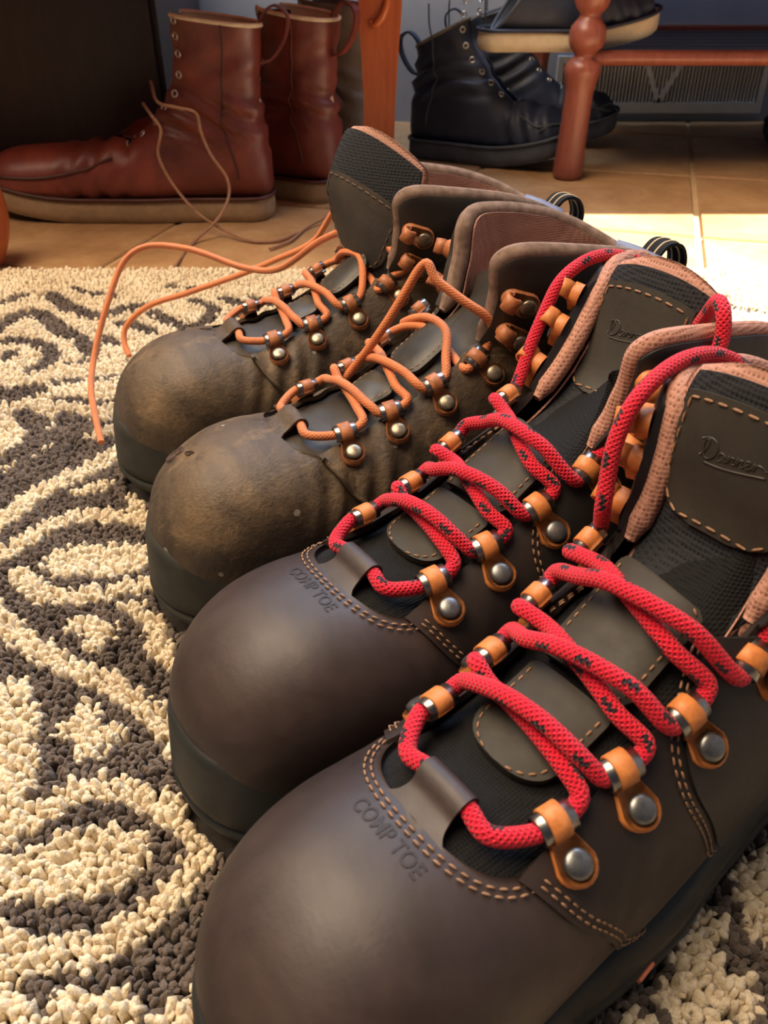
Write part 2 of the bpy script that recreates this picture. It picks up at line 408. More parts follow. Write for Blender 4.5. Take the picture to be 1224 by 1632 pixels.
def coons(bottom, top, left, right, n, m):
    """transfinite (s,v) patch; bottom/top run along u, left/right along w"""
    b, t = resample(bottom, n), resample(top, n); l, r = resample(left, m), resample(right, m)
    u = np.linspace(0, 1, n)[:, None, None]; w = np.linspace(0, 1, m)[None, :, None]
    G = (1 - w) * b[:, None] + w * t[:, None] + (1 - u) * l[None] + u * r[None] - ((1 - u) * (1 - w) * b[0] + u * (1 - w) * b[-1] + (1 - u) * w * t[0] + u * w * t[-1])
    return G[..., 0], G[..., 1]

def stitches(acc, last, sv, off, length=.0030, gap=.0014, rad=.00042, shift=0.):
    """row of little thread lozenges along a parameter path; shift moves the row sideways (metres)"""
    sv = resample(sv, 400); p, n, ts, tv = last.frame(sv[:, 0], sv[:, 1])
    p = last.pos(sv[:, 0], sv[:, 1], off)
    t = np.gradient(p, axis=0); t /= np.linalg.norm(t, axis=1)[:, None] + 1e-12
    b = np.cross(n, t); p = p + b * shift
    L = np.concatenate([[0], np.cumsum(np.linalg.norm(np.diff(p, axis=0), axis=1))])
    x = 0.
    while x + length < L[-1]:
        c = np.array([np.interp(x + length / 2, L, p[:, k]) for k in range(3)]); i = min(np.searchsorted(L, x + length / 2), len(L) - 1)
        T, B, N = t[i], b[i], n[i]; Vs = []
        for (d, r) in ((-.5, .35), (-.28, 1.), (.28, 1.), (.5, .35)):
            for a in (0, 1.257, 2.513, 3.770, 5.027): Vs.append(c + T * d * length + (B * math.cos(a) * 1.15 + N * (math.sin(a) + .1)) * r * rad - N * (abs(d) > .4) * rad * .5)
        V, q = grid(np.array(Vs).reshape(4, 5, 3), wv=True, flip=False)
        acc.add(V, q, np.array([[0, 1, 2, 3, 4]]), np.array([[19, 18, 17, 16, 15]])); x += length + gap

# ------------------------------------------------------------------ small hardware, in a local frame X inwards, Y along the lacing, Z out of the leather
def to_frame(V, p, X, Y, Z): V = np.asarray(V); return p + V[:, :1] * X + V[:, 1:2] * Y + V[:, 2:3] * Z

def capsule_plate(x0, x1, r0, r1, z0, z1, n=10):
    a = np.linspace(np.pi / 2, 3 * np.pi / 2, n); e = [(x0 + r0 * math.cos(t), r0 * math.sin(t)) for t in a]
    a = np.linspace(-np.pi / 2, np.pi / 2, n); e += [(x1 + r1 * math.cos(t), r1 * math.sin(t)) for t in a]
    e = np.array(e); c = e.mean(0); m = len(e)
    rows = [np.c_[e, np.full(m, z0)], np.c_[e, np.full(m, z1 - .0004)], np.c_[c + (e - c) * .93, np.full(m, z1)]]
    V, q = grid(np.array(rows), wv=True, flip=False)
    return V, q, np.arange(2 * m, 3 * m)[None]

def arc_strip(cx, cz, r, th, y0, y1, a0, a1, n=14):
    a = np.linspace(a0, a1, n); b = .0004
    prof = []
    for t in a:
        d = np.array([math.cos(t), 0, math.sin(t)]); c = np.array([cx, 0, cz])
        prof.append([c + d * r + [0, y0, 0], c + d * (r + th) + [0, y0 + b, 0], c + d * (r + th) + [0, y1 - b, 0], c + d * r + [0, y1, 0]])
    P = np.array(prof); V, q = grid(P, wv=True, flip=True)
    return V, q, np.array([[0, 1, 2, 3], [4 * n - 1, 4 * n - 2, 4 * n - 3, 4 * n - 4]])

RIVET = lathe([(.0050, 0), (.0050, .0012), (.0046, .0019), (.0034, .0025), (.0016, .0028), (.0001, .0029)], 18)
WASH = lathe([(.0060, 0), (.0060, .0008), (.0050, .0011), (.0049, 0)], 18)

def eyelet(parent, last, s, v, sc, mo, mm, mr, mat_old=False):
    p, n, ts, tv = last.frame(s, v); X = -tv * np.sign(v); Y = ts; n = n * .8 + np.array([.12, 0, .36]) * (1 if v > 0 else -.30); n /= np.linalg.norm(n); X = X - n * (X @ n); X /= np.linalg.norm(X); Y = np.cross(n, X); Y *= np.sign(Y @ ts)
    off = .0042
    o = p + n * off
    a = Acc(); V, q, cap = capsule_plate(0, .0110, .0074, .0042, -.0030, .0012); V = V * sc; f = [q, cap]
    if np.cross(X, Y) @ n < 0: f = [g[:, ::-1] for g in f]
    flip = np.cross(X, Y) @ n < 0
    a.add(to_frame(V, o, X, Y, n), *f)
    cx, cz = .0142, .0026; FL = np.array([1, 1, .80])
    V, q, cp = arc_strip(cx, cz, .0054, .0010, -.0038, .0038, R(-55), R(215)); f = [q, cp]
    if flip: f = [g[:, ::-1] for g in f]
    a.add(to_frame(V * sc * FL, o, X, Y, n), *f)
    e = a.build('eyelet', mo, parent)
    V, q, cp = arc_strip(cx, cz, .0046, .0009, -.0070, .0070, R(-70), R(240)); f = [q, cp]
    if flip: f = [g[:, ::-1] for g in f]
    mk('metal_loop', to_frame(V * sc * FL, o, X, Y, n), f, mm, e)
    V, q = RIVET; mk('rivet', to_frame(V * sc + [0, 0, .0012 * sc], o, X, Y, n), [q[:, ::-1] if flip else q], mr, e)
    c = o + (X * cx + n * cz) * sc
    return dict(c=c, X=X, Y=Y, n=n, p=o, s=s, v=v)

def hook(parent, last, s, v, sc, mo, mr, dirv=None):
    p, n, ts, tv = last.frame(s, v); X = -tv * np.sign(v); X = X - n * (X @ n); X /= np.linalg.norm(X); Y = np.cross(n, X)
    o = p + n * .0078
    a = Acc(); V, q, cap = capsule_plate(0, .010, .0074, .0060, -.004, .0013); a.add(to_frame(V * sc, o, X, Y, n), q, cap)
    # curl: strip rising from the front of the plate and rolling back over itself
    V, q, cp = arc_strip(.0125, .0052, .0030, .0018, -.0048, .0048, R(-100), R(140), 16); a.add(to_frame(V * sc, o, X, Y, n), q, cp)
    e = a.build('lace_hook', mo, parent)
    V, q = RIVET; mk('rivet', to_frame(V * sc * .95 + [0, 0, .0013 * sc], o, X, Y, n), [q], mr, e)
    return dict(c=o + (X * .0125 + n * .0052) * sc, X=X, Y=Y, n=n, p=o)

# ------------------------------------------------------------------ work boots
FAN = [(0, .1000, .195, .0525, .64, 2.5, 3.0), (19.9, .088, .207, .0490, .61, 2.5, 3.0), (36.7, .0830, .243, .0465, .57, 2.5, 2.8),
       (49.2, .0740, .281, .045, .55, 2.8, 2.4), (58, .066, .258, .0445, .54, 3.0, 2.3), (70.3, .060, .225, .0455, .52, 3.4, 2.3),
       (80, .057, .216, .047, .52, 3.6, 2.3), (100, .055, .222, .049, .52, 3.8, 2.3)]
TOE = dict(xw=.27, w=.0546, nw=2.4, xz=.283, zm=.045, nz=2.3, frac=.62, nt=2.45,
           zcurve=pchip([.2, .215, .235, .255, .275, .29, .343], [.115, .1105, .1065, .1065, .1075, .1065, .101]))

def sole_outline(n=44, xh=-.021, xt=.3460, wh=.043, wt=.0548, xm=.270):
    mid = pchip([.03, .08, .13, .18, .23, xm], [wh, wh + .002, wh + .006, wh + .013, wt - .001, wt])
    a = np.linspace(0, np.pi, n); x = xh + (xt - xh) * (1 - np.cos(a)) / 2
    e1 = np.clip((.03 - x) / (.03 - xh), 0, 1); e2 = np.clip((x - xm) / (xt - xm), 0, 1)
    y = mid(x) * np.maximum(1 - e1 ** 2.3, 0) ** (1 / 2.3) * np.maximum(1 - e2 ** 2.4, 0) ** (1 / 2.4)
    return np.concatenate([np.c_[x, y], np.c_[x, -y][::-1][1:-1]])

def offset_outline(O, d):
    t = np.roll(O, -1, 0) - np.roll(O, 1, 0); t /= np.linalg.norm(t, axis=1)[:, None] + 1e-12
    return O + np.c_[-t[:, 1], t[:, 0]] * d     # outline runs heel -> toe on +y, so left normal points outwards

def build_sole(parent, last, mat, layers, O, spring=.012, name='outsole', ztop=None, bend=None):
    rows = []
    for d, z in layers:
        P = offset_outline(O, d); x = P[:, 0]
        sp = spring * np.clip((x - .26) / .09, 0, 1.2) ** 2
        if isinstance(z, tuple): zz = z[0] + (z[1] - z[0]) * np.clip((x - .262) / .075, 0, 1) ** 1.3 + .003 * np.clip((.05 - x) / .06, 0, 1)
        else: zz = z + sp * max(0, 1 - z / .03)
        t = np.clip((x - .14) / .2, 0, 1.2); y = P[:, 1] + last.bend * t * t
        rows.append(np.c_[x, y, zz * np.ones(len(x))])
    P = np.array(rows); V, q = grid(P, wv=True); m = len(O)
    return mk(name, V, [q, np.arange(m)[None, ::-1]], mat, parent)

def weld(V, F):
    k = np.round(np.asarray(V) / 2e-6).astype(np.int64); _, first, inv = np.unique(k, axis=0, return_index=True, return_inverse=True)
    inv = inv.ravel(); return np.asarray(V)[first], [inv[f] for f in F]

def smooth_pts(last, side, pts): return [last.sv_xz(x, z, side) for x, z in pts]

def curve_sv(pts, n=40):
    p = np.array(pts, float); return resample(catmull(np.c_[p, np.zeros(len(p))], .02)[:, :2], n)

def text_mesh(body, size, shear=0., ext=.0):
    c = bpy.data.curves.new('letters', 'FONT'); c.body = body; c.size = size; c.shear = shear; c.align_x = 'CENTER'; c.align_y = 'CENTER'; c.resolution_u = 3; c.offset = size * .018
    o = bpy.data.objects.new('letters', c); C.objects.link(o); dg = bpy.context.evaluated_depsgraph_get(); me = o.evaluated_get(dg).to_mesh()
    V = np.array([v.co[:] for v in me.vertices]); F = {}
    for p in me.polygons: F.setdefault(len(p.vertices), []).append(list(p.vertices))
    o.evaluated_get(dg).to_mesh_clear(); bpy.data.objects.remove(o); bpy.data.curves.remove(c)
    return V, [np.array(f) for f in F.values()]

# hand-drawn running script for the tongue patch, as pen strokes on a 0..1 wide baseline
SCRIPT = [[(.00, .08), (.06, .16), (.10, .34), (.07, .42), (.02, .36), (.06, .10), (.12, .02), (.22, .08), (.25, .24), (.19, .38), (.08, .44), (-.04, .40)],
          [(.36, .17), (.31, .19), (.28, .10), (.32, .03), (.37, .10), (.38, .18), (.37, .06), (.41, .04)],
          [(.41, .04), (.44, .18), (.44, .04), (.47, .15), (.51, .17), (.51, .05), (.54, .04)],
          [(.54, .04), (.57, .18), (.57, .04), (.60, .15), (.64, .17), (.64, .05), (.67, .05)],
          [(.67, .08), (.73, .12), (.74, .18), (.69, .17), (.68, .07), (.73, .03), (.78, .07)],
          [(.78, .07), (.81, .18), (.81, .04), (.84, .16), (.89, .17), (.98, .10)],
          [(.10, -.05), (.35, -.09), (.65, -.08), (1.0, -.02)]]

class WorkBoot:
    def __init__(b, label, loc, yaw, old=False, bend=.005, lean=0., tongue=None, seed=0, far_close=.0, lean_far=None, spread=0.):
        b.old = old
        b.root = thing('work_boot', label, 'boot', loc, R(yaw), 'pairs of lace-up work boots on the rug')
        b.L = Last(FAN, TOE, bend=bend, lean=lean, wr=1. if old else .12, seed=seed, lean_far=lean_far); b.sp = spread; b.lr = .0027 if old else .0034
        L = b.L; r = b.root
        lm = 'old' if old else 'leather'; lq = 'old' if old else 'leather_q'
        # --- sole: outsole, midsole band, rubber toe bumper
        O = sole_outline()
        build_sole(r, L, 'rubber_old' if old else 'rubber', [(-.006, 0.), (-.001, .002), (.0015, .007), (.0015, .0125), (-.0005, .0140), (-.0005, .0155), (.001, .0170), (.0008, .024), (-.0012, (.0290, .0500)), (-.0032, (.0325, .0585)), (-.010, (.0330, .0590))], O)
        # --- vamp with the U-shaped throat
        xf, xb, hw = .2640, .2385, .0335
        def y0(x):
            e = np.clip((x - xb) / (xf - xb), 0, 1); return hw * np.maximum(1 - e ** 2.6, 0) ** (1 / 2.6)
        sf, sb = float(L.s_x(xf)), float(L.s_x(xb))
        S = np.concatenate([np.linspace(.004, sf, 46, endpoint=False), sf + (sb - sf) * (np.linspace(0, 1, 26) ** 2.2), np.linspace(sb, 1.2, 10)[1:]])
        xs = L.px + (L.xt - L.px) * np.sin(np.clip(1 - S, 0, 1) * np.pi / 2)
        v0 = np.where(S <= sf, 0, L.v_of_y(S, y0(xs)))
        w = np.linspace(0, 1, 44); a = Acc()
        for sd in (1, -1):
            Vg = sd * (v0[:, None] + (1 - v0[:, None]) * w[None]); Sg = np.broadcast_to(S[:, None], Vg.shape)
            P = L.pos(Sg, Vg); V, q = grid(P, flip=sd > 0); a.add(V, q)
            k = np.where(S >= sf)[0]; e = np.stack([P[k, 0], L.pos(S[k], sd * v0[k], -.0028)], 0); V, q = grid(e, flip=sd < 0); a.add(V, q)
        V, F = weld(np.concatenate(a.V), [np.concatenate(f) for f in a.F.values()]); mk('vamp', V, F, lm, r)
        st = Acc()
        ue = np.array([(s_, v_) for s_, v_ in zip(S, v0) if s_ >= sf and s_ <= sb + .03])
        uc = np.concatenate([np.c_[ue[:, 0], -ue[:, 1]][::-1], ue[1:]])
        uc = resample(uc, 200)
        if not old:
            stitches(st, L, uc, .0006, shift=-.0034); stitches(st, L, uc, .0006, shift=-.0058)
        # --- black mesh gusset seen through the lacing
        S2 = np.concatenate([np.linspace(float(L.s_x(.276)), 1, 16, endpoint=False), np.linspace(1, 1.62, 26)]); y2 = np.minimum(.040, .036 + 0 * S2)
        vv = L.v_of_y(S2, y2); Vg = vv[:, None] * np.linspace(-1, 1, 30)[None]; Sg = np.broadcast_to(S2[:, None], Vg.shape)
        panel('gusset', L, Sg, Vg, -.0028 - .024 * np.clip((Sg - 1.27) / .36, 0, 1) * (1 - .6 * np.abs(np.linspace(-1, 1, 30))[None] ** 2), .001, 'old_dark' if old else 'mesh', r)
        # --- quarters
        sA = float(L.s_x(.2490))
        eyeS = np.array([sA, float(L.s_x(.225)), 1.0, 1.25, 1.45, 1.6, 1.72, 1.80]); 
        eye = {}
        for sd in (1, -1):
            c = far_close if sd < 0 else 0.
            eyeY = np.array([.0325, .0280, .0265, .0265, .0280, .0320 - c, .0355 - c, .0370 - c]) + spread * np.array([.3, .8, 1, 1, 1, .5, 0, 0])
            fy = pchip(eyeS, eyeY); b_eye = lambda s_, fy=fy: L.v_of_y(np.minimum(s_, 1.9), fy(s_)); eye[sd] = b_eye
            sE = np.linspace(sA, 1.80, 60); bottom = np.c_[sE, sd * b_eye(sE)]
            front = curve_sv([bottom[0]] + smooth_pts(L, sd, [(.2365, .082), (.2195, .060), (.196, .034)]) + [(1.04, sd * 1.)], 40)
            vE = sd * b_eye(np.array(1.80)); rv = np.linspace(0, 1, 40); rimv = vE + (sd - vE) * rv
            rims = 1.80 + .090 * (1 - np.exp(-rv * 14)) - (.052 if old else .066) * np.clip((rv - .30) / .55, 0, 1) ** 1.5 * (1.5 - .5 * np.clip((rv - .30) / .55, 0, 1))
            rim = np.c_[rims, rimv]; back = np.c_[np.linspace(front[-1, 0], rims[-1], 40), np.full(40, sd * 1.)]
            Sg, Vg = coons(bottom, back, front, rim, 90, 60)
            panel('quarter', L, Sg, Vg, .0016, .0026, lq, r)
            mth = 'stitch_d'
            if not old:
                stitches(st, L, front[2:30], .0021, shift=.0026 * sd); stitches(st, L, front[2:30], .0021, shift=.0050 * sd)
            if old: tube_obj('seam_ridge', L.pos(front[1:36, 0], front[1:36, 1], .0022), .0016, 'old', r, 6)
            # heel / side panel
            fr = curve_sv(smooth_pts(L, sd, [(.150, .139), (.163, .126), (.174, .113), (.176, .100), (.164, .074), (.137, .036)]) + [(1.25, sd * 1.)], 50)
            tp = curve_sv(smooth_pts(L, sd, [(.150, .139), (.115, .137), (.06, .132), (.01, .130)]) + [(1.70, sd * 1.)], 40)
            bk = np.c_[np.linspace(fr[-1, 0], 1.70, 40), np.full(40, sd * 1.)]
            Sg, Vg = coons(tp, bk, fr, np.array([[1.70, sd * 1.], [1.70, sd * 1.0001]]), 50, 46)
            panel('heel_panel', L, Sg, Vg, .0030, .0022, 'old' if old else 'leather_h', r)
            b2 = st if not old else None
            if b2: 
                stitches(b2, L, fr[:38], .0022, shift=.0028 * -sd); stitches(b2, L, fr[:38], .0022, shift=.0052 * -sd)
            # padded collar panel, black
            lo = curve_sv([(1.46, sd * b_eye(np.array(1.46)))] + smooth_pts(L, sd, [(.115, .146), (.06, .141), (.01, .139)]) + [(1.73, sd * 1.)], 50)
            fe = np.c_[np.linspace(1.46, 1.80, 30), sd * b_eye(np.linspace(1.46, 1.80, 30))]
            Sg, Vg = coons(lo, rim, fe, np.c_[np.linspace(1.73, rims[-1], 30), np.full(30, sd * 1.)], 56, 34)
            uu = np.linspace(0, 1, 34)[None]; pad = .0032 + .0030 * np.sin(np.clip(uu, 0, 1) * np.pi) ** .7
            panel('collar', L, Sg, Vg, pad, .0040, 'old_dark' if old else 'collar', r)
            # lining
            S3 = np.linspace(1.12, 1.80, 40); base = np.c_[S3, sd * b_eye(S3)]
            rm = np.c_[rims, rimv]; 
            Sg, Vg = coons(base, np.c_[np.linspace(1.12, rims[-1], 40), np.full(40, sd * 1.)], np.c_[np.full(40, 1.12), np.linspace(base[0, 1], sd, 40)], rm, 50, 46)
            sgk = np.clip((Sg - 1.2) / .3, 0, 1); th = .0045 + .0055 * sgk
            panel('lining', L, Sg, Vg, -th, -.001, 'pink_old' if old else 'pink', r)
            if sd > 0: lrim = (fe, rim)
            else: rrim = (fe, rim)
            b.rims = rims
        # --- collar piping, one roll from flap to flap round the heel
        p1 = np.concatenate([lrim[0], lrim[1][1:], rrim[1][::-1][1:], rrim[0][::-1][1:]])
        P = L.pos(p1[:, 0], p1[:, 1], -.0028)
        P = resample(P, 260); 
        for _ in range(3): P[1:-1] = (P[:-2] + 2 * P[1:-1] + P[2:]) / 4
        rad = np.full(len(P), .0056 if old else .0048); rad[:6] *= np.linspace(.5, 1, 6); rad[-6:] *= np.linspace(1, .5, 6)
        tube_obj('collar_piping', P, rad, 'rim_old' if old else 'pink', r, 12)
        # blue-grey heel tab over the rim, and the webbing pull loop
        vh = np.linspace(-1, 1, 22); 
        Vg = np.where(vh < 0, -1 - vh * .16, 1 - vh * .16)[None] * np.ones((14, 1)); Sg = 1.72 + (b.rims[-1] + (.008 if old else -.012) - 1.72) * np.linspace(0, 1, 14)[:, None] * np.ones((1, 22))
        Pg = L.pos(Sg, Vg, .0068); Ig = L.pos(Sg[-1:], Vg[-1:], -.009)
        hz = 1. if old else -.25; mid = (Pg[-1:] + Ig) / 2 + np.array([0, 0, .0065 * hz])
        low = L.pos(Sg[-4:-3], Vg[-4:-3], -.0115)
        G = np.concatenate([Pg, (Pg[-1:] * .75 + mid * .25) + [0, 0, .003], mid, (Ig * .75 + mid * .25) + [0, 0, .003], Ig, low]); V, q = grid(G, flip=True); mk('heel_tab', V, [q], 'blue_grey', r)
        c = L.pos(np.array(b.rims[-1] - (.03 if old else .07)), np.array(1.), .008); 
        lp = catmull(np.array([(c[0] + .003, 0, c[2] - .030), (c[0] - .006, 0, c[2] - .020), (c[0] - .021, 0, c[2] - .004), (c[0] - .026, 0, c[2] + .010), (c[0] - .020, 0, c[2] + .022), (c[0] - .008, 0, c[2] + .024), (c[0] + .002, 0, c[2] + .014), (c[0] + .006, 0, c[2] + .004)]), .002)
        Tt = np.gradient(lp, axis=0); Tt /= np.linalg.norm(Tt, axis=1)[:, None]; Nn = np.stack([-Tt[:, 2], 0 * Tt[:, 0], Tt[:, 0]], -1)
        W = .0085; ring = np.stack([lp + Nn * .0011 + [0, W, 0], lp + Nn * .0011 - [0, W, 0], lp - Nn * .0011 - [0, W, 0], lp - Nn * .0011 + [0, W, 0]], 1)
        V, q = grid(ring, wv=True); pl = mk('pull_loop', V, [q], 'mesh_fine', r, False)
        for yy in (-.0035, .0035):
            tube_obj('loop_stripe', lp + Nn * .0012 + [0, yy, 0], .0007, 'stripe', pl, 6); tube_obj('loop_stripe', lp - Nn * .0012 + [0, yy, 0], .0007, 'stripe', pl, 6)
        # --- small leather pads down the tongue
        pads = [(.2285, .190, .0185, True), (.1865, .1475, .0195, False)] if not old else [(.2140, .1880, .0150, True), (.1790, .1510, .0160, True)]
        for x0, x1, hwid, rnd in pads:
            def S_at(x):
                if x >= L.px: return float(L.s_x(x))
                # centre line of the instep
                ss = np.linspace(1, 1.6, 300); xx = L.raw(ss, 0 * ss)[:, 0]; return float(np.interp(-x, -xx, ss))
            s0, s1 = S_at(x0), S_at(x1); u = np.linspace(0, 1, 24); SS = s0 + (s1 - s0) * (1 - np.cos(u * np.pi)) / 2
            e = (SS - s0) / (s1 - s0)
            prof = hwid * (np.minimum(1, (1 - (1 - np.clip(e / .35, 0, 1)) ** 2.4) ** (1 / 2.4) + .0) if rnd else np.minimum(1, .86 + e * 1.0))
            if old: prof = hwid * (1 - np.abs(2 * e - 1) ** 4) ** (1 / 4)
            else: prof = prof * (1 - .12 * np.clip((e - .95) / .05, 0, 1))
            vv = L.v_of_y(SS, np.maximum(prof, .0004)); Vg = vv[:, None] * np.linspace(-1, 1, 17)[None]; Sg = SS[:, None] * np.ones((1, 17))
            bulge = .0022 + (.0022 if old else .0012) * (1 - np.linspace(-1, 1, 17)[None] ** 2) * np.sin(np.clip(e, .02, .98) * np.pi)[:, None] ** .5
            pd = panel('tongue_pad', L, Sg, Vg, bulge, .0035, 'old_patch' if old else 'olive', r)
            stp = Acc(); ins = np.maximum(prof - .0026, .0005); vi = L.v_of_y(SS, ins); k = slice(2, -2)
            for sd in (1, -1): stitches(stp, L, np.c_[SS[k], sd * vi[k]], .0028, .0028, .0014, .00042)
            if stp.n: stp.build('stitching', 'stitch', pd, kind='stuff')
        # --- strap loop that carries the lace at the bottom of the throat
        if True:
            kz = .82 if old else 1.; hwid = .0098; xx = [.2675, .2650, .2615, .2570, .2540, .2505, .2470, .2445, .2450, .2480]; zz = [-.0020, -.0004, .0010, .0034, .0066, .0086, .0078, .0040, -.0005, -.0030]
            ys = np.linspace(-1, 1, 13); rows = []; rin = []
            for x_, z_ in zip(xx, zz):
                s_ = float(L.s_x(x_)); vloc = L.v_of_y(np.full(13, s_), np.abs(ys) * hwid * (1 + .9 * np.clip((x_ - .2575) / .009, 0, 1) ** 2)) * np.sign(ys)
                rows.append(L.pos(np.full(13, s_), vloc, z_ * kz))
            P = np.array(rows); P = np.stack([ resample(catmull(P[:, k], .001), 30) for k in range(13)], 1)
            nrm = np.cross(np.gradient(P, axis=0), np.gradient(P, axis=1)); nrm /= np.linalg.norm(nrm, axis=-1)[..., None] + 1e-12
            if nrm[3, 6, 2] > 0: nrm = -nrm
            I = P + nrm * .0014; a = Acc(); V, q = grid(P); a.add(V, q); V, q = grid(I, flip=True); a.add(V, q)
            for k in (0, -1): V, q = grid(np.stack([P[:, k], I[:, k]], 1)); a.add(V, q)
            V, q = grid(np.stack([P[-1], I[-1]], 0)); a.add(V, q)
            a.build('lace_strap', lm, r)
        # --- eyelets and hooks
        sc = 1.0 if not old else .95; eo, em, er = ('orange_old', 'metal', 'rivet_old') if old else ('orange', 'metal', 'rivet')
        b.E = {}
        for sd in (1, -1):
            for k, (x, z) in enumerate([(.2290, .0960), (.2000, .1050), (.1680, .1130), (.1370, .1270)]):
                s_ = L.s_of(x, z)[0]; v_ = sd * float(L.v_of_y(np.array(s_), .0372 - (.003 if sd < 0 else 0) + spread * min(1, .5 + .3 * k)))
                b.E[(k, sd)] = eyelet(r, L, s_, v_, sc, eo, em, er)
            hk = [(1.56, .0075), (1.70, .0075)] if old else [(1.53, .007), (1.635, .007), (1.74, .007)]
            for k, (s_, dy) in enumerate(hk):
                v_ = sd * (float(eye[sd](np.array(s_))) + .085)
                b.E[('h', k, sd)] = hook(r, L, s_, v_, 1.0, eo, er)
        b.eye = eye
        b.tongue(tongue)
        if not old: b.text()
        if st.n: st.build('stitching', 'stitch' if not old else 'stitch_d', r, kind='stuff')
        # side tag at the feather line
        P = L.sv_xz(.2035, .0345, 1); p, n, ts, tv = L.frame(*P)
        V, F = rbox(-.0045, .0045, -.0013, .0013, 0, .0012, .0003); p = np.array([.2035, .0615 + bend * .1, .0335])
        mk('side_tag', to_frame(V, p, np.array([-.96, -.1, 0.1]), np.array([0, .3, .95]), np.array([0, .95, -.3])), [F], 'tag', r, False)

    def tongue(b, spec):
        L, r, old = b.L, b.root, b.old
        # spec: list of (x, z) on the centre line from base to top, half-widths, and curl
        C_ = catmull(np.array([(x, 0, z) for x, z in spec['line']]), .003); C_ = resample(C_, 40)
        t = np.linspace(0, 1, 40); W = pchip([0, .3, .7, 1], spec['w'])(t); T = np.gradient(C_, axis=0); T /= np.linalg.norm(T, axis=1)[:, None]
        Nf = np.stack([T[:, 2], 0 * t, -T[:, 0]], -1)      # forward normal
        end = np.maximum(1 - np.clip((t - .86) / .14, 0, 1) ** 2.5, 0) ** (1 / 2.5)
        Wt = W * (.72 + .28 * end); yo = spec.get('yoff', 0.); tilt = spec.get('tilt', 0.); rot = spec.get('rot', 0.)
        cur = spec.get('curl', .017)
        def fp(i, f, off=0.):
            """front surface: i = row array, f = -1..1 across"""
            f = np.asarray(f, float); Cc = C_[i]; Nn = Nf[i]
            sh = np.abs(f) ** 2.2
            p = Cc[:, None] + np.array([0, 1., 0]) * (Wt[i][:, None] * f)[..., None] - Nn[:, None] * (cur * sh)[..., None] + Nn[:, None] * off
            p = p + T[i][:, None] * (-(sh) * .006 + tilt * f * Wt[i][:, None])[..., None]
            p[..., 1] += yo + L.bend * .1; p[..., 0] -= rot * f * Wt[i][:, None] * np.clip(t[i] * 2, 0, 1)[:, None]
            return p
        b.fp = fp; rows = np.arange(40)
        th = .0075 * end + .001; f = np.linspace(-1, 1, 25)
        prof = np.maximum(1 - np.abs(f) ** 3.2, 0) ** (1 / 2.2)
        Ft = fp(rows, np.broadcast_to(f, (40, 25)) * .97)
        Fr = Ft + Nf[:, None] * (prof[None] * th[:, None] * .35)[..., None]; Bk = Ft - Nf[:, None] * (prof[None] * th[:, None] * .8)[..., None]
        ring = np.concatenate([Fr, Bk[:, ::-1]], 1); V, q = grid(ring, wv=True); m = 50
        tg = mk('tongue', V, [q, np.arange(39 * m, 40 * m)[None]], spec.get('back', 'pink'), r)
        # dark front sheet, then the leather patch on it
        k = np.arange(0, 38); F2 = np.broadcast_to(np.linspace(-1, 1, 21), (38, 21)) * spec.get('fw', .84)
        def sheet(name, k, Fm, off, thick, mat, par):
            pr = np.maximum(1 - np.abs(np.asarray(Fm)) ** 3.2, 0) ** (1 / 2.2)
            A = fp(k, Fm) + Nf[k][:, None] * (pr * th[k][:, None] * .35 + off)[..., None]; I = A - Nf[k][:, None] * thick
            a = Acc(); V, q = grid(A); a.add(V, q); n, m = A.shape[:2]
            rg = [(0, j) for j in range(m)] + [(i, m - 1) for i in range(1, n)] + [(n - 1, j) for j in range(m - 2, -1, -1)] + [(i, 0) for i in range(n - 2, 0, -1)]
            rg = np.array(rg); V, q = grid(np.stack([A[rg[:, 0], rg[:, 1]], I[rg[:, 0], rg[:, 1]]], 0), wv=True); a.add(V, q)
            return a.build(name, mat, par), A
        sheet('tongue_front', k, F2, .0012, .003, spec.get('front', 'mesh_grey'), tg)
        if spec.get('patch'):
            i0, i1 = spec['patch']; k = np.arange(i0, i1); e = np.linspace(0, 1, len(k))
            hw = spec.get('pw', .74) * (np.maximum(1 - np.clip((.30 - e) / .30, 0, 1) ** 2.6, 0) ** (1 / 2.6) * .35 + .65) if True else 1
            # rounded lower edge: rows near the bottom are drawn in
            hw = spec.get('pw', .74) * np.maximum(1 - np.clip((.40 - e) / .41, 0, 1) ** 2.6, 0.02) ** (1 / 2.4)
            Fm = hw[:, None] * np.linspace(-1, 1, 25)[None]
            pt, A = sheet('tongue_patch', k, Fm, .0032, .0024, spec.get('pm', 'olive'), tg)
            st = Acc(); 
            b.patch = (k, hw)
            # border stitch: run round the sheet a little inside its edge
            edge = [A[j, 1] for j in range(len(k) - 2, 1, -1)] + [A[1, j] for j in range(1, 24)] + [A[j, 23] for j in range(2, len(k) - 1)]
            top = [A[-2, j] for j in range(1, 24)]
            for E_ in (edge, top):
                P = resample(catmull(np.array(E_), .002), 300); Lc = np.concatenate([[0], np.cumsum(np.linalg.norm(np.diff(P, axis=0), axis=1))]); x = 0
                while x + .004 < Lc[-1]:
                    s0 = np.array([np.interp(x + d, Lc, P[:, c]) for d in (0, .001, .003, .004) for c in range(3)]).reshape(4, 3)
                    nn = Nf[k[len(k) // 2]]; V, Fq, _ = tube(s0 + nn * .0003, [.0003, .0006, .0006, .0003], 5); st.add(V, *Fq); x += .0062
            st.build('stitching', spec.get('st', 'stitch'), pt, kind='stuff')
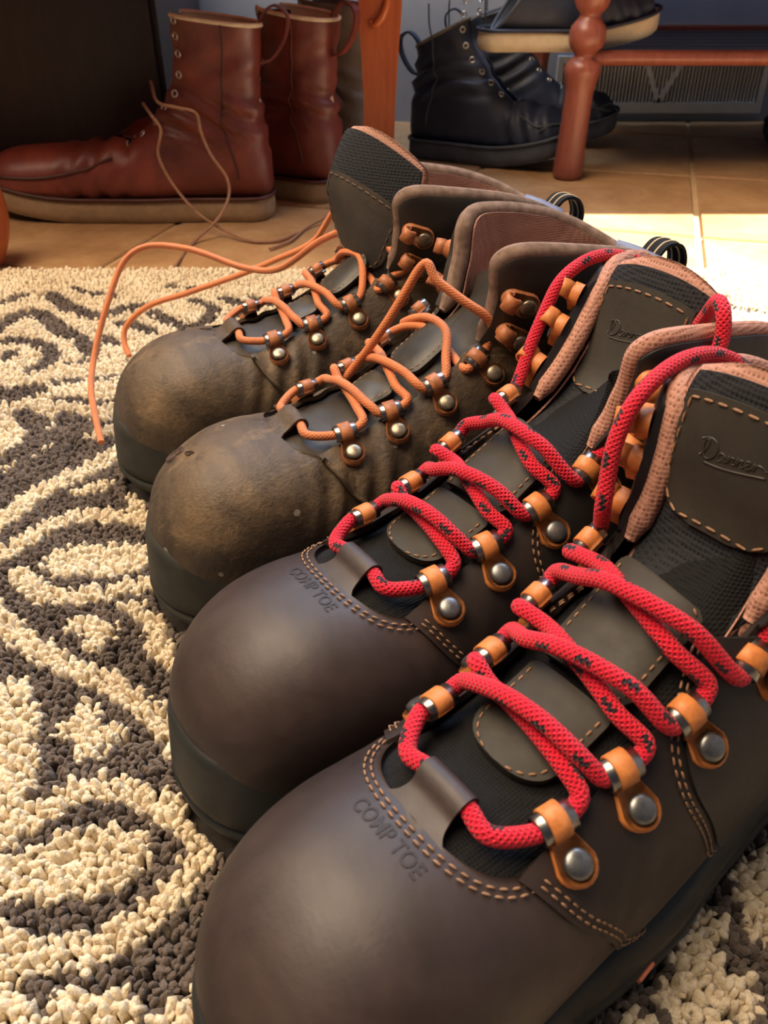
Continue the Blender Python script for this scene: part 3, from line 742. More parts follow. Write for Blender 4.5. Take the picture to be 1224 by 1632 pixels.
            if spec.get('script'):
                a = Acc(); kk = k[len(k) // 2]; rows_c = (i0 + i1) / 2 + spec.get('sr', 3)
                for sk in SCRIPT:
                    P = resample(catmull(np.array([(x, y, 0) for x, y in sk]), .01), 26); sz = .026
                    f = (P[:, 0] - .5) * sz; up = (P[:, 1] - .15) * sz * .75 + (P[:, 0] - .5) * .004
                    dz = np.linalg.norm(C_[kk + 1] - C_[kk]); ri = rows_c + up / dz
                    i = np.clip(np.floor(ri).astype(int), 0, 37); fr = (ri - i)[:, None]
                    g = (f / Wt[i])[:, None]; pr = np.maximum(1 - np.abs(g) ** 3.2, 0) ** (1 / 2.2)
                    q0 = (fp(i, g) + Nf[i][:, None] * (pr * th[i][:, None] * .35 + .0032)[..., None])[:, 0]; q1 = (fp(i + 1, g) + Nf[i + 1][:, None] * (pr * th[i + 1][:, None] * .35 + .0032)[..., None])[:, 0]
                    V, Fq, _ = tube(q0 * (1 - fr) + q1 * fr, .00042, 6); a.add(V, *Fq)
                a.build('pressed_script', 'emboss_olive', pt)

    def text(b):
        L = b.L; V, F = text_mesh('COMP TOE', .0082)
        V = V * np.array([.82, 1., 1.]); x0 = .2750
        out = []
        for X, Y, _ in V:
            s_ = float(L.s_x(x0 - Y)); v_ = float(L.v_of_y(np.array(s_), abs(X))) * (1 if X > 0 else -1)
            out.append(L.pos(np.array(s_), np.array(v_), .00025))
        mk('pressed_lettering', np.array(out), F, 'emboss', b.root, False, kind='stuff')

    # --- lacing
    def lace(b, pts, rad, mat, name='lace'):
        P = catmull(np.array(pts), .0016); 
        for _ in range(2): P[1:-1] = (P[:-2] + 2 * P[1:-1] + P[2:]) / 4
        return tube_obj(name, P, rad, mat, b.root, 12)
    def through(b, k, sd, h=.0):
        e = b.E[(k, sd)]; return [e['c'] - e['Y'] * .0072 + e['n'] * h, e['c'] + e['n'] * h, e['c'] + e['Y'] * .0072 + e['n'] * h]
    def cross(b, k, sd, lift, bias=0.):
        """points carrying a strand from eyelet k on side sd over to eyelet k+1 on the other side"""
        a = b.E[(k, sd)]; c = b.E[(k + 1, -sd)]; p0 = a['c'] + a['Y'] * .0072; p1 = c['c'] - c['Y'] * .0072; L = b.L
        p0b = p0 + a['Y'] * .0048 + a['X'] * .0022 + a['n'] * .0012; p1b = p1 - c['Y'] * .0022 + c['X'] * .0040 + c['n'] * .0015
        yy = .026 + b.sp; out = [p0b]; s0, s1 = a['s'] + .055, c['s'] - .035
        d0 = .03
        for t in (.18, .34, .5, .66, .82):
            y = sd * yy * (1 - 2 * t); s_ = s0 + (s1 - s0) * (d0 + (1 - 2 * d0) * t)
            v_ = float(L.v_of_y(np.array(s_), abs(y))) * (1 if y >= 0 else -1)
            out.append(L.pos(np.array(s_), np.array(v_), b.lr + .0032 + lift * math.sin(t * math.pi) ** .8))
        return out + [p1b]
    def strap_pt(b, y, dx=0., dz=0.):
        s_ = float(b.L.s_x(.2495 + dx)); v_ = float(b.L.v_of_y(np.array(s_), abs(y))) * (1 if y > 0 else -1)
        return b.L.pos(np.array(s_), np.array(v_), .0040 - (.0012 if b.old else 0) + dz)

TONGUE_NEW = dict(line=[(.142, .132), (.126, .144), (.119, .162), (.1165, .182), (.113, .202), (.109, .220)], w=[.026, .033, .036, .034], patch=(14, 35), pw=.76, script=True, curl=.007, st='stitch', sr=2)

RUG_Z = .012
POSE = [((.2200, .3266, RUG_Z), 216.9), ((.1938, .4402, RUG_Z), 215.2), ((.1678, .5516, RUG_Z), 207.7), ((.121, .672, RUG_Z), 204.0)]
T_OLD3 = dict(line=[(.150, .135), (.152, .160), (.148, .187), (.141, .208), (.132, .230)], w=[.028, .034, .037, .035], patch=(5, 26), pw=.80, curl=.010, front='mesh_grey', back='pink_old', pm='old_dark', st='stitch_d', fw=.9, tilt=-.34, rot=.6, yoff=-.004)
T_OLD2 = dict(line=[(.148, .130), (.136, .138), (.122, .146), (.108, .156), (.096, .166)], w=[.026, .030, .032, .030], curl=.006, front='old_dark', back='pink_old')
T_NEW1 = dict(TONGUE_NEW, line=[(.142, .130), (.115, .139), (.097, .153), (.086, .172), (.077, .196), (.070, .214)])
near = WorkBoot('brown leather work boot nearest the camera, thick red lace, clean toe', *POSE[0], bend=.003, tongue=TONGUE_NEW, seed=1, far_close=.004, lean_far=-.47, spread=.003)
second = WorkBoot('clean brown work boot with red lace, second from the front beside the worn boot', *POSE[1], bend=-.003, tongue=T_NEW1, seed=2, far_close=.004, lean_far=-1.3)
third = WorkBoot('scuffed worn work boot with orange lace and sagging tongue, next to the red-laced boot', *POSE[2], old=True, bend=.003, tongue=T_OLD2, seed=3, lean_far=-.3, lean=.2)
fourth = WorkBoot('worn dirty work boot farthest back of the four, tall tongue, long loose orange lace', *POSE[3], old=True, bend=-.003, tongue=T_OLD3, seed=5, lean=.2)

def red_lacing(b, endA, endB, r=.0041):
    a = [b.strap_pt(0), b.strap_pt(.010), b.strap_pt(.019, .001)] + b.through(0, 1) + b.cross(0, 1, .002) + b.through(1, -1) + b.cross(1, -1, .010) + b.through(2, 1) + b.cross(2, 1, .002) + b.through(3, -1)
    c = [b.strap_pt(0), b.strap_pt(-.010), b.strap_pt(-.019, .001)] + b.through(0, -1) + b.cross(0, -1, .010) + b.through(1, 1) + b.cross(1, 1, .002) + b.through(2, -1) + b.cross(2, -1, .010) + b.through(3, 1)
    full = c[::-1]
    path = list(np.array(endB)[::-1]) + c[::-1] + a[1:] + list(endA)
    b.lace(path, r, 'red')
red_lacing(near,
    [(.141, -.036, .158), (.1385, -.038, .170), (.135, -.040, .183), (.127, -.041, .196), (.111, -.042, .204), (.092, -.042, .206), (.072, -.040, .201), (.063, -.034, .194), (.058, -.024, .176), (.058, -.018, .13)],
    [(.128, .040, .155), (.126, .046, .172), (.120, .050, .190), (.110, .050, .206), (.100, .046, .211), (.094, .038, .205), (.092, .030, .185), (.088, .024, .14)], .0034)
red_lacing(second,
    [(.126, -.036, .152), (.117, -.040, .164), (.106, -.043, .180), (.094, -.045, .195), (.074, -.045, .203), (.053, -.043, .201), (.040, -.038, .195), (.036, -.027, .178), (.036, -.02, .13)],
    [(.126, .040, .155), (.116, .048, .172), (.103, .052, .184), (.095, .053, .195), (.093, .050, .207), (.088, .043, .210), (.080, .034, .200), (.076, .026, .184), (.072, .022, .14)], .0034)

# scar through the leather on the toe of the third boot
def scar(b, x, y, rx, ry, ang, n=18):
    L = b.L; a = np.linspace(0, 2 * np.pi, n, endpoint=False); rings = []
    for k, (f, off) in enumerate(((1.0, -.0002), (.86, .0010), (.62, .0008), (.35, -.0002), (.08, -.0004))):
        row = []
        for t in a:
            rr = f * (1 + .22 * math.sin(3 * t + 1) + .13 * math.sin(5 * t)); dx, dy = rx * rr * math.cos(t), ry * rr * math.sin(t)
            X = x + dx * math.cos(ang) - dy * math.sin(ang); Y = y + dx * math.sin(ang) + dy * math.cos(ang)
            s_ = float(L.s_x(X)); v_ = float(L.v_of_y(np.array(s_), abs(Y))) * (1 if Y > 0 else -1); row.append(L.pos(np.array(s_), np.array(v_), off))
        rings.append(row)
    V, q = grid(np.array(rings), wv=True); mk('scuff_mark', V, [q, np.arange(4 * n, 5 * n)[None]], 'scar', b.root)
M['scar'] = plain('torn_leather', srgb(34, 26, 22), .85, nscale=260, col2=srgb(84, 60, 42), bump=.8)
scar(third, .3175, -.024, .0050, .0085, .3); scar(third, .312, -.008, .0016, .0040, .5)
scar(fourth, .268, -.012, .0014, .0045, 1.2); scar(fourth, .283, -.020, .0015, .0022, .2)

# ------------------------------------------------------------------ orange laces of the worn boots
def old_lacing():
    b = third; r = .0027
    a = [b.strap_pt(0), b.strap_pt(.010), b.strap_pt(.019, .001)] + b.through(0, 1) + b.cross(0, 1, .001) + b.through(1, -1) + b.cross(1, -1, .006) + b.through(2, 1)
    a += [(.160, .022, .137), (.152, .008, .147), (.153, -.010, .149), (.158, -.020, .146), (.160, -.030, .140), (.150, -.036, .138)]
    c = [b.strap_pt(0), b.strap_pt(-.010), b.strap_pt(-.019, .001)] + b.through(0, -1) + b.cross(0, -1, .006) + b.through(1, 1) + b.cross(1, 1, .001) + b.through(2, -1)
    c += [(.161, -.022, .141), (.155, -.008, .143), (.152, .008, .137)] + [b.E[(3, 1)]['c'] - b.E[(3, 1)]['Y'] * .009, b.E[(3, 1)]['c'], b.E[(3, 1)]['c'] + b.E[(3, 1)]['Y'] * .009]
    c += [(.136, .033, .156), (.141, .031, .163), (.149, .025, .169), (.157, .016, .176), (.162, .010, .181), (.164, .004, .189), (.167, .001, .185), (.174, -.002, .172), (.184, -.006, .154), (.194, -.014, .134), (.200, -.020, .122), (.206, -.024, .112)]
    b.lace(c[::-1] + a[1:], r, 'olace')
    b = fourth
    a = [b.strap_pt(0), b.strap_pt(.010), b.strap_pt(.019, .001)] + b.through(0, 1) + b.cross(0, 1, .001) + b.through(1, -1) + b.cross(1, -1, .006) + b.through(2, 1)
    a += [(.158, .020, .140), (.154, .004, .150), (.160, -.014, .148), (.160, -.026, .138)] + b.through(3, -1)
    a += [(.132, -.046, .152), (.128, -.066, .164), (.132, -.092, .160), (.146, -.118, .126), (.171, -.150, .104), (.192, -.180, .086), (.240, -.206, .066), (.280, -.226, .050), (.301, -.233, .030), (.305, -.224, .018), (.304, -.212, .011)]
    c = [b.strap_pt(0), b.strap_pt(-.010), b.strap_pt(-.019, .001)] + b.through(0, -1) + b.cross(0, -1, .006) + b.through(1, 1) + b.cross(1, 1, .001) + b.through(2, -1)
    c += [(.158, -.018, .142), (.152, .0, .142), (.150, .014, .137)] + b.through(3, 1)
    c += [(.131, .034, .146), (.135, .030, .154), (.140, .017, .160), (.153, -.011, .164), (.164, -.044, .150), (.188, -.093, .115), (.207, -.123, .110), (.245, -.161, .120), (.277, -.185, .119), (.295, -.186, .110), (.317, -.172, .081), (.339, -.149, .044), (.349, -.120, .028), (.352, -.089, .018), (.3535, -.057, .009)]
    b.lace(c[::-1] + a[1:], r, 'olace')
old_lacing()

# ------------------------------------------------------------------ setting: tiled floor, walls, window
def structure(o): o['kind'] = 'structure'; return o
t = NT('tan_tile'); v = t.coord('Object'); n1 = t.noise(v, 7, 7, .65, .8); n2 = t.noise(v, 45, 5, .7)
oi = t.n('ShaderNodeObjectInfo')
col = t.ramp(t.math('ADD', t.math('MULTIPLY', n1, .75), t.math('MULTIPLY', n2, .25)), [(.32, srgb(146, 108, 72)), (.5, srgb(178, 139, 97)), (.68, srgb(204, 168, 124))])
col = t.mix(t.math('MULTIPLY', oi.outputs['Random'], .25), col, srgb(160, 118, 78))
t.bump(n2, .15, .001); M['tile'] = t.set(col, .42, spec=.4)
M['grout'] = plain('grout', srgb(196, 166, 124), .9, nscale=120, col2=srgb(178, 148, 108))
M['wall'] = plain('grey_blue_wall', srgb(126, 136, 156), .8, nscale=6, col2=srgb(138, 148, 166))
M['white_paint'] = plain('white_painted_metal', srgb(196, 202, 206), .5, nscale=40, col2=srgb(210, 214, 216))
M['vent_dark'] = plain('vent_inside', srgb(36, 40, 46), .8)
M['orange_wood'] = wood('orange_wood', srgb(168, 84, 44), srgb(196, 108, 60))
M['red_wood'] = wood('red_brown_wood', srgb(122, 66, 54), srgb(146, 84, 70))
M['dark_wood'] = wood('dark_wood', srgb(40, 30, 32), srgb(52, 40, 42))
M['nickel_dark'] = plain('dark_metal', srgb(60, 60, 62), .5, .8)

floor = structure(mk('floor', box_v(-1.9, 1.75, -1.0, 2.4, -.05, -.004), [BOXF], 'grout', None, False))
TA, TS = R(-15.7), .373
ca, sa = math.cos(TA), math.sin(TA)
tv, tf = rbox(-TS / 2 + .0045, TS / 2 - .0045, -TS / 2 + .0045, TS / 2 - .0045, -.012, 0, .002)
tile0 = None
# columns run along (sin, -cos); one grout line passes through (-.35, 1.12)
ox, oy = -.35 + TS / 2 * ca, 1.12 + TS / 2 * sa
for i in range(-7, 8):
    for j in range(-8, 8):
        x = ox + i * TS * ca - (j * TS + .11) * -sa * -1; y = oy + i * TS * sa + (j * TS + .11) * ca
        if not (-1.75 < x < 1.6 and -.7 < y < 2.22): continue
        if tile0 is None: o = tile0 = mk('tile', tv, [tf], 'tile', floor, False)
        else: o = tile0.copy(); C.objects.link(o); o.parent = floor
        o.location = (x, y, RNG.uniform(-.0006, .0)); o.rotation_euler = (0, 0, TA)
structure(mk('wall_far', box_v(-2.0, 1.75, 2.1, 2.2, -.05, 2.6), [BOXF], 'wall', None, False))
WX = 1.42; wy0, wy1, wz0, wz1 = .74, 1.318, .42, 1.17
a = Acc()
for bx in (box_v(WX, WX + .1, -1.6, wy0, -.05, 2.9), box_v(WX, WX + .1, wy1, 2.1, -.05, 2.9), box_v(WX, WX + .1, wy0, wy1, -.05, wz0), box_v(WX, WX + .1, wy0, wy1, wz1, 2.9)): a.add(bx, BOXF)
structure(a.build('wall_right', 'wall', None, False))

# wall register low on the far wall
vent = thing('wall_vent', 'white wall register with fine slats and a V-shaped brace, low on the far wall', 'vent', (.62, 2.1, 0))
a = Acc()
for bx in (box_v(-.235, .235, -.016, 0, .018, .040), box_v(-.235, .235, -.016, 0, .118, .132), box_v(-.235, -.222, -.016, 0, .040, .118), box_v(.222, .235, -.016, 0, .040, .118)): a.add(bx, BOXF)
a.build('frame', 'white_paint', vent, False)
mk('backing', box_v(-.222, .222, -.004, -.001, .040, .118), [BOXF], 'vent_dark', vent, False)
sv_ = box_v(-.0018, .0018, -.012, -.004, .040, .118); s0 = None
for k in range(56):
    x = -.216 + k * .432 / 55
    if s0 is None: o = s0 = mk('slat', sv_, [BOXF], 'white_paint', vent, False)
    else: o = s0.copy(); C.objects.link(o); o.parent = vent
    o.location = (x, 0, 0)
for sx in (-1, 1):
    V = box_v(-.006, .006, -.0155, -.010, 0, .082) ; V[4:, 0] += sx * .040; V[:, 2] += .040; mk('brace', V, [BOXF], 'white_paint', vent, False)

# ------------------------------------------------------------------ bench with turned legs and a shelf
def turned(prof, loc, name, mat, parent, lean=(0, 0), n=24):
    P = catmull(np.array([(r_, 0, z_) for r_, z_ in prof]), .006); V, q = lathe(np.c_[P[:, 0], P[:, 2]], n)
    V = V.copy(); V[:, 0] += lean[0] * V[:, 2]; V[:, 1] += lean[1] * V[:, 2]; V += np.array(loc)
    m = len(P); return mk(name, V, [q, np.arange(n)[None, ::-1], np.arange((m - 1) * n, m * n)[None]], mat, parent)
LEG = [(.021, 0), (.025, .004), (.026, .02), (.0245, .05), (.0235, .10), (.0240, .14), (.0275, .158), (.0300, .170), (.0260, .181), (.0175, .188), (.0170, .193), (.0255, .202), (.0300, .216), (.0275, .232), (.0185, .243), (.0170, .249), (.0250, .258), (.0310, .280), (.0330, .32), (.0300, .37), (.0260, .41)]
bench = thing('bench', 'red-brown wooden bench with turned legs and a low shoe shelf, by the far wall', 'bench', (.322, 1.55, 0))
for (x, y) in ((0, 0), (0, .46), (.86, 0), (.86, .46)): turned(LEG, (x, y, 0), 'leg', 'red_wood', bench, (.03 if x == 0 else -.02, 0))
V, F = rbox(-.06, .92, -.17, .50, .41, .445, .008); mk('seat', V, [F], 'red_wood', bench, False)  # front overhang stretched out of view to shade the floor behind
for y in (0, .46):
    P = np.array([(.0, y, .187), (.3, y, .187), (.6, y, .187), (.86, y, .187)]); tube_obj('stretcher', catmull(P, .05), .0115, 'red_wood', bench, 12)
for k in range(7):
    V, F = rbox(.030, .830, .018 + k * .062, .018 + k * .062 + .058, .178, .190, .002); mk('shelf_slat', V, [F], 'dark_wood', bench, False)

cab = thing('added_dark_cabinet', 'added dark low cabinet filling the deep shade behind the tall red boots', 'added cabinet', (-.85, 1.69, 0))  # invented piece, dark filler for the unlit corner
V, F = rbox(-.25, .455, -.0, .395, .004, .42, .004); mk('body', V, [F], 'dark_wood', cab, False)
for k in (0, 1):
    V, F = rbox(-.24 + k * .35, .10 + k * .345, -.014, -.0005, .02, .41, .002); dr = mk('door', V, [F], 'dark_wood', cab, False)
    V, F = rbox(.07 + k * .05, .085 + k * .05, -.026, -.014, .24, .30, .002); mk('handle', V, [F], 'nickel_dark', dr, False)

# left-hand side table whose board leg and bulbous leg show at the edges of the boots
table = thing('side_table', 'orange wooden side table with a carved flat leg and a bulbous leg', 'table', (-.45, 1.40, 0))
prof = [(-.031, 0), (.027, 0), (.0250, .03), (.0235, .08), (.0250, .13), (.0285, .19), (.0330, .25), (.0360, .31), (.0400, .44), (-.0370, .44), (-.0330, .31), (-.0310, .25), (-.0275, .19), (-.0250, .13), (-.0270, .07)]
pp = np.array(prof); m = len(pp); x0, y0 = .443, .062
V = np.concatenate([np.c_[pp[:, 0] + x0, np.full(m, y0), pp[:, 1]], np.c_[pp[:, 0] + x0, np.full(m, y0 + .028), pp[:, 1]]]); k = np.arange(m)
bl = mk('board_leg', V, [np.stack([k, (k + 1) % m, (k + 1) % m + m, k + m], -1), k[None, ::-1], (k + m)[None]], 'orange_wood', table, False)
cv = catmull(np.array([(x0 + .012, y0 + .001, .300), (x0 + .011, y0 - .001, .270), (x0 + .004, y0 - .002, .252), (x0 - .004, y0 - .002, .243), (x0 - .010, y0 - .001, .240), (x0 - .0135, y0 - .001, .247)]), .003)
tube_obj('carved_curl', cv, np.interp(np.linspace(0, 1, len(cv)), [0, .5, .9, 1], [.003, .0055, .0065, .003]), 'orange_wood', bl, 10)
BULB = [(.016, 0), (.020, .004), (.028, .020), (.037, .045), (.040, .07), (.036, .10), (.029, .13), (.024, .17), (.022, .22), (.026, .28), (.030, .35), (.030, .44)]
turned(BULB, (-.063, -.325, 0), 'bulbous_leg', 'orange_wood', table); turned(BULB, (-.72, -.325, 0), 'bulbous_leg', 'orange_wood', table); turned(BULB, (-.72, .40, 0), 'bulbous_leg', 'orange_wood', table)
V, F = rbox(-.80, .52, -.32, .46, .44, .475, .01); mk('table_top', V, [F], 'orange_wood', table, False)

# ------------------------------------------------------------------ tall red boots and the other shoes in the shade
M['red_leather'] = leather('red_leather', srgb(80, 33, 27), srgb(114, 50, 40), srgb(144, 68, 54), rough=.42, big=10)
M['red_seam'] = leather('dark_red_seam', srgb(60, 26, 20), srgb(76, 32, 24), srgb(86, 40, 30), rough=.5)
M['crepe'] = plain('tan_wedge_rubber', srgb(146, 118, 86), .7, nscale=60, col2=srgb(164, 136, 104), bump=.2)
M['cream_rim'] = plain('cream_lining', srgb(206, 190, 160), .7, nscale=100, col2=srgb(224, 208, 178))
M['tan_lace'] = plain('tan_leather_lace', srgb(140, 100, 76), .6, nscale=120, col2=srgb(160, 118, 90))
M['nickel'] = plain('nickel_eyelet', srgb(190, 188, 182), .3, 1.)
M['navy'] = leather('navy_leather', srgb(26, 34, 52), srgb(32, 42, 64), srgb(42, 54, 78), rough=.55)
M['slate'] = leather('slate_suede', srgb(52, 60, 72), srgb(66, 74, 86), srgb(84, 92, 102), rough=.7)
M['taupe'] = leather('taupe_suede', srgb(96, 88, 78), srgb(116, 107, 95), srgb(132, 122, 108), rough=.75)
M['cream_sole'] = plain('cream_sole_rubber', srgb(196, 180, 150), .6, nscale=60, col2=srgb(210, 196, 168))

def tall_fan(k=1.):
    return [(0, .170, .250, .050, .66, 2.2, 3), (16.5, .141, .261, .047, .62, 2.2, 3), (34.4, .115, .3015, .043, .58, 2.4, 2.8), (39.2, .110, .316, .0425, .56, 2.4, 2.5), (45, .104, .290, .042, .55, 2.4, 2.4),
            (52.2, .095, .253, .0415, .54, 2.5, 2.3), (61.7, .088, .2215, .043, .53, 2.6, 2.3), (74.6, .082, .207, .047, .52, 2.7, 2.3), (85.8, .080, .2045, .050, .52, 2.7, 2.3), (100, .079, .206, .051, .52, 2.7, 2.3)]
def plain_boot(name, label, loc, yaw, up, seam, solem, rimm, xt=.43, top=1.925, tied=True, moc=True, sole_t=.032, group=None, seed=1, wr=1.):
    root = thing(name, label, 'boot' if top > 1.5 else 'shoe', loc, R(yaw), group)
    xk = (xt - .2)
    TO = dict(xw=.2 + xk * .62, w=.056, nw=2.3, xz=.2 + xk * .70, zm=.050, nz=2.2, frac=.6, nt=2.2, zcurve=pchip([.2, .2 + xk * .25, .2 + xk * .5, .2 + xk * .75, xt], [.112, .105, .100, .096, .088]))
    L = Last(tall_fan(), TO, px=.20, pz=.275, xt=xt, bend=.004, wr=0.); L.wr = 0.
    base = L.pos
    def pos(S, v, off=0.):
        p = L.raw(S, v); x, z = p[..., 0], p[..., 2]
        cr = wr * (np.exp(-((z - .135) / .030) ** 2) * .0062 * np.sin(z * 210 - x * 60 + 2.2 * np.sin(x * 30 + seed)) * np.clip((.17 - x) / .05, 0, 1) + np.exp(-((z - .205) / .03) ** 2) * .0022 * np.sin(z * 120 + x * 70 + seed)
                   + np.exp(-((x - .24) / .05) ** 2) * .003 * np.sin(x * 190 + z * 90))
        return base(S, v, np.asarray(off) + cr)
    L.pos = pos
    # upper, open down the front from the instep
    S = np.concatenate([np.linspace(.004, 1.0, 50, endpoint=False), np.linspace(1.0, top, 50)]); fy = pchip([0, .80, 1.05, 1.4, max(top, 1.5)], [0, 0, .012, .020, .030])
    v0 = L.v_of_y(S, fy(S)); w = np.linspace(0, 1, 40); a = Acc()
    for sd in (1, -1):
        Vg = sd * (v0[:, None] + (1 - v0[:, None]) * w[None]); Sg = np.broadcast_to(S[:, None], Vg.shape).copy()
        Sg = Sg + np.where(Sg > top - .25, 1, 0) * 0
        P = pos(Sg, Vg); V, q = grid(P, flip=sd > 0); a.add(V, q)
        k = np.where(S >= .95)[0]; e = np.stack([P[k, 0], pos(S[k], sd * v0[k], -.003)], 0); V, q = grid(e); a.add(V, q)
    V, F = weld(np.concatenate(a.V), [np.concatenate(f) for f in a.F.values()]); mk('upper', V, F, up, root)
    a = Acc()
    S4 = np.linspace(max(top - .35, .9), top, 16)
    for sd in (1, -1):
        v4 = L.v_of_y(S4, fy(S4)); Vg = sd * (v4[:, None] + (1 - v4[:, None]) * w[None]); Sg = S4[:, None] * np.ones((1, 40)); V, q = grid(pos(Sg, Vg, -.0035)); a.add(V, q)
    a.build('lining', rimm, root)
    vt = float(L.v_of_y(np.array(top), fy(top))); vr = np.linspace(vt, 1, 50); rv = np.concatenate([vr, -vr[::-1][1:]]); P = pos(np.full(len(rv), top), rv, -.0015); P[:, 2] += .001
    tube_obj('collar_rim', P, .0030, rimm, root, 8)
    S5 = np.linspace(.85, top - .03, 40); Vg = L.v_of_y(S5, fy(S5) + .012)[:, None] * np.linspace(-1, 1, 14)[None]; V, q = grid(pos(S5[:, None] * np.ones((1, 14)), Vg, -.006)); mk('tongue', V, [q], seam, root)
    # seams: back strip, side seam, moc-toe ridge
    if top > 1.5:
        for sd in (1, -1):
            sv = L.path([(.040, .060), (.046, .10), (.056, .135), (.050, .17), (.044, .22), (.042, .255)], sd, n=60); tube_obj('side_seam', pos(sv[:, 0], sv[:, 1], .0008), .0016, seam, root, 6)
    if moc:
        sv = L.path([(.22, .088), (.26, .074), (.30, .066), (.34, .063), (xt - .045, .064)], 1, n=50)
        Pm = np.concatenate([pos(sv[:, 0], sv[:, 1], .001), pos(sv[:, 0], -sv[:, 1], .001)[::-1]]); Pm = resample(catmull(resample(Pm, 30), .006), 90); tube_obj('toe_ridge', Pm, .0022, seam, root, 6)
    O = sole_outline(44, -.004, xt + .006, .045, .060, .2 + xk * .62); zt = sole_t
    rows = []
    for d, z in ((-.004, 0), (0, .003), (.001, .012), (.0005, zt - .004), (-.0015, zt), (-.008, zt + .001)):
        P = offset_outline(O, d); sp = .030 * np.clip((P[:, 0] - (xt - .16)) / .16, 0, 1.1) ** 2; rows.append(np.c_[P, z + sp])
    V, q = grid(np.array(rows), wv=True); m = len(O); mk('wedge_sole', V, [q, np.arange(m)[None, ::-1]], solem, root)
    P = offset_outline(O, .0015); sp = .030 * np.clip((P[:, 0] - (xt - .16)) / .16, 0, 1.1) ** 2; P3 = np.c_[P, zt + .0015 + sp]; tube_obj('welt', np.concatenate([P3, P3[:2]]), .0028, seam, root, 8)
    if top > 1.5:
        c = pos(np.array(top), np.array(1.), .002); lp = catmull(np.array([c + [.004, 0, -.045], c + [-.012, 0, -.040], c + [-.034, 0, -.010], c + [-.036, 0, .014], c + [-.020, 0, .024], c + [-.004, 0, .014], c + [.006, 0, -.006]]), .003)
        Tt = np.gradient(lp, axis=0); Tt /= np.linalg.norm(Tt, axis=1)[:, None]; Nn = np.stack([-Tt[:, 2], 0 * Tt[:, 0], Tt[:, 0]], -1); W = np.array([0, .008, 0])
        V, q = grid(np.stack([lp + Nn * .0016 + W, lp + Nn * .0016 - W, lp - Nn * .0016 - W, lp - Nn * .0016 + W], 1), wv=True); mk('pull_loop', V, [q], up, root, False)
        ring = lathe([(.0030, 0), (.0036, .0012), (.0052, .0012), (.0056, 0)], 14)
        for sd in (1, -1):
            for s_ in (1.00, 1.10, 1.20, 1.30, 1.42, 1.54, 1.66, 1.78, 1.90):
                v_ = sd * float(L.v_of_y(np.array(s_), fy(s_) + .008)); p, n, ts, tv_ = L.frame(np.array(s_), np.array(v_)); X = np.cross(ts, n)
                mk('eyelet_ring', to_frame(ring[0], pos(np.array(s_), np.array(v_), .0003), X, ts, n), [ring[1]], 'nickel', root)
    return root, L
RB1 = ((-.171, 1.316, 0), 178.0); RB2 = ((-.074, 1.403, 0), 151.0)
red1, RL1 = plain_boot('tall_boot', 'tall red-brown leather boot standing in the shade, its tan lace trailing on the tiles', *RB1, 'red_leather', 'red_seam', 'crepe', 'cream_rim', group='pair of tall red leather boots', seed=1)
red2, RL2 = plain_boot('tall_boot', 'tall red-brown leather boot behind its twin, beside the carved table leg', *RB2, 'red_leather', 'red_seam', 'crepe', 'cream_rim', group='pair of tall red leather boots', seed=4)
plain_boot('tall_boot', 'grey-beige tall boot half hidden behind the red boots', (-.025, 1.60, 0), 160, 'taupe', 'slate', 'cream_sole', 'taupe', xt=.33, seed=2, moc=False)
plain_boot('hiking_boot', 'dark navy boot with slate sole standing behind the carved leg', (.155, 1.885, 0), -8, 'navy', 'slate', 'slate', 'slate', xt=.31, top=1.80, seed=6)
plain_boot('hiking_boot', 'dark navy boot with grey rim beside the bench leg', (.060, 1.750, 0), -25, 'navy', 'slate', 'slate', 'taupe', xt=.30, top=1.72, seed=9)
plain_boot('canvas_shoe', 'dark blue shoe with a thick cream sole on the bench shelf', (.165, 1.63, .1905), 4, 'navy', 'navy', 'cream_sole', 'slate', xt=.29, top=1.40, moc=False, seed=3, sole_t=.030)
small, _ = plain_boot('hiking_boot', 'small black-blue boot under the right end of the bench', (.80, 1.72, 0), 80, 'navy', 'navy', 'navy', 'navy', xt=.30, top=1.80, seed=12); small.scale = (.64, .64, .64)

# tan leather lace of the nearer red boot
def wtube(name, pts, rad, mat, root):
    """pts in world space"""
    M_ = np.array(root.matrix_basis.to_3x3()); o = np.array(root.location); P = (np.array(pts) - o) @ M_
    return tube_obj(name, catmull(P, .003), rad, mat, root, 8)
bpy.context.view_layer.update()
TL = [[(-0.3324, 1.33, 0.181), (-0.3039, 1.25, 0.1647), (-0.2758, 1.235, 0.1616), (-0.2538, 1.235, 0.1554), (-0.2499, 1.235, 0.132), (-0.2394, 1.23, 0.1049), (-0.2187, 1.225, 0.073), (-0.2174, 1.22, 0.0532), (-0.2301, 1.2, 0.0285), (-0.2628, 1.1688, 0.003), (-0.2686, 1.0503, 0.003)], [(-0.34, 1.3, 0.1571), (-0.3174, 1.25, 0.1491), (-0.3053, 1.24, 0.135), (-0.3124, 1.235, 0.1038), (-0.3004, 1.23, 0.0719), (-0.2675, 1.215, 0.0331), (-0.236, 1.2, 0.0156), (-0.1848, 1.1717, 0.003), (-0.15, 1.1717, 0.003), (-0.1224, 1.2072, 0.003)], [(-0.0623, 1.28, 0.025), (-0.0854, 1.2683, 0.01), (-0.1114, 1.2382, 0.003), (-0.1308, 1.1717, 0.003), (-0.1546, 1.1352, 0.003)]]
wtube('lace', TL[0], .0022, 'tan_lace', red1); wtube('lace', TL[1], .0022, 'tan_lace', red1); wtube('lace', TL[2], .0020, 'tan_lace', red2)

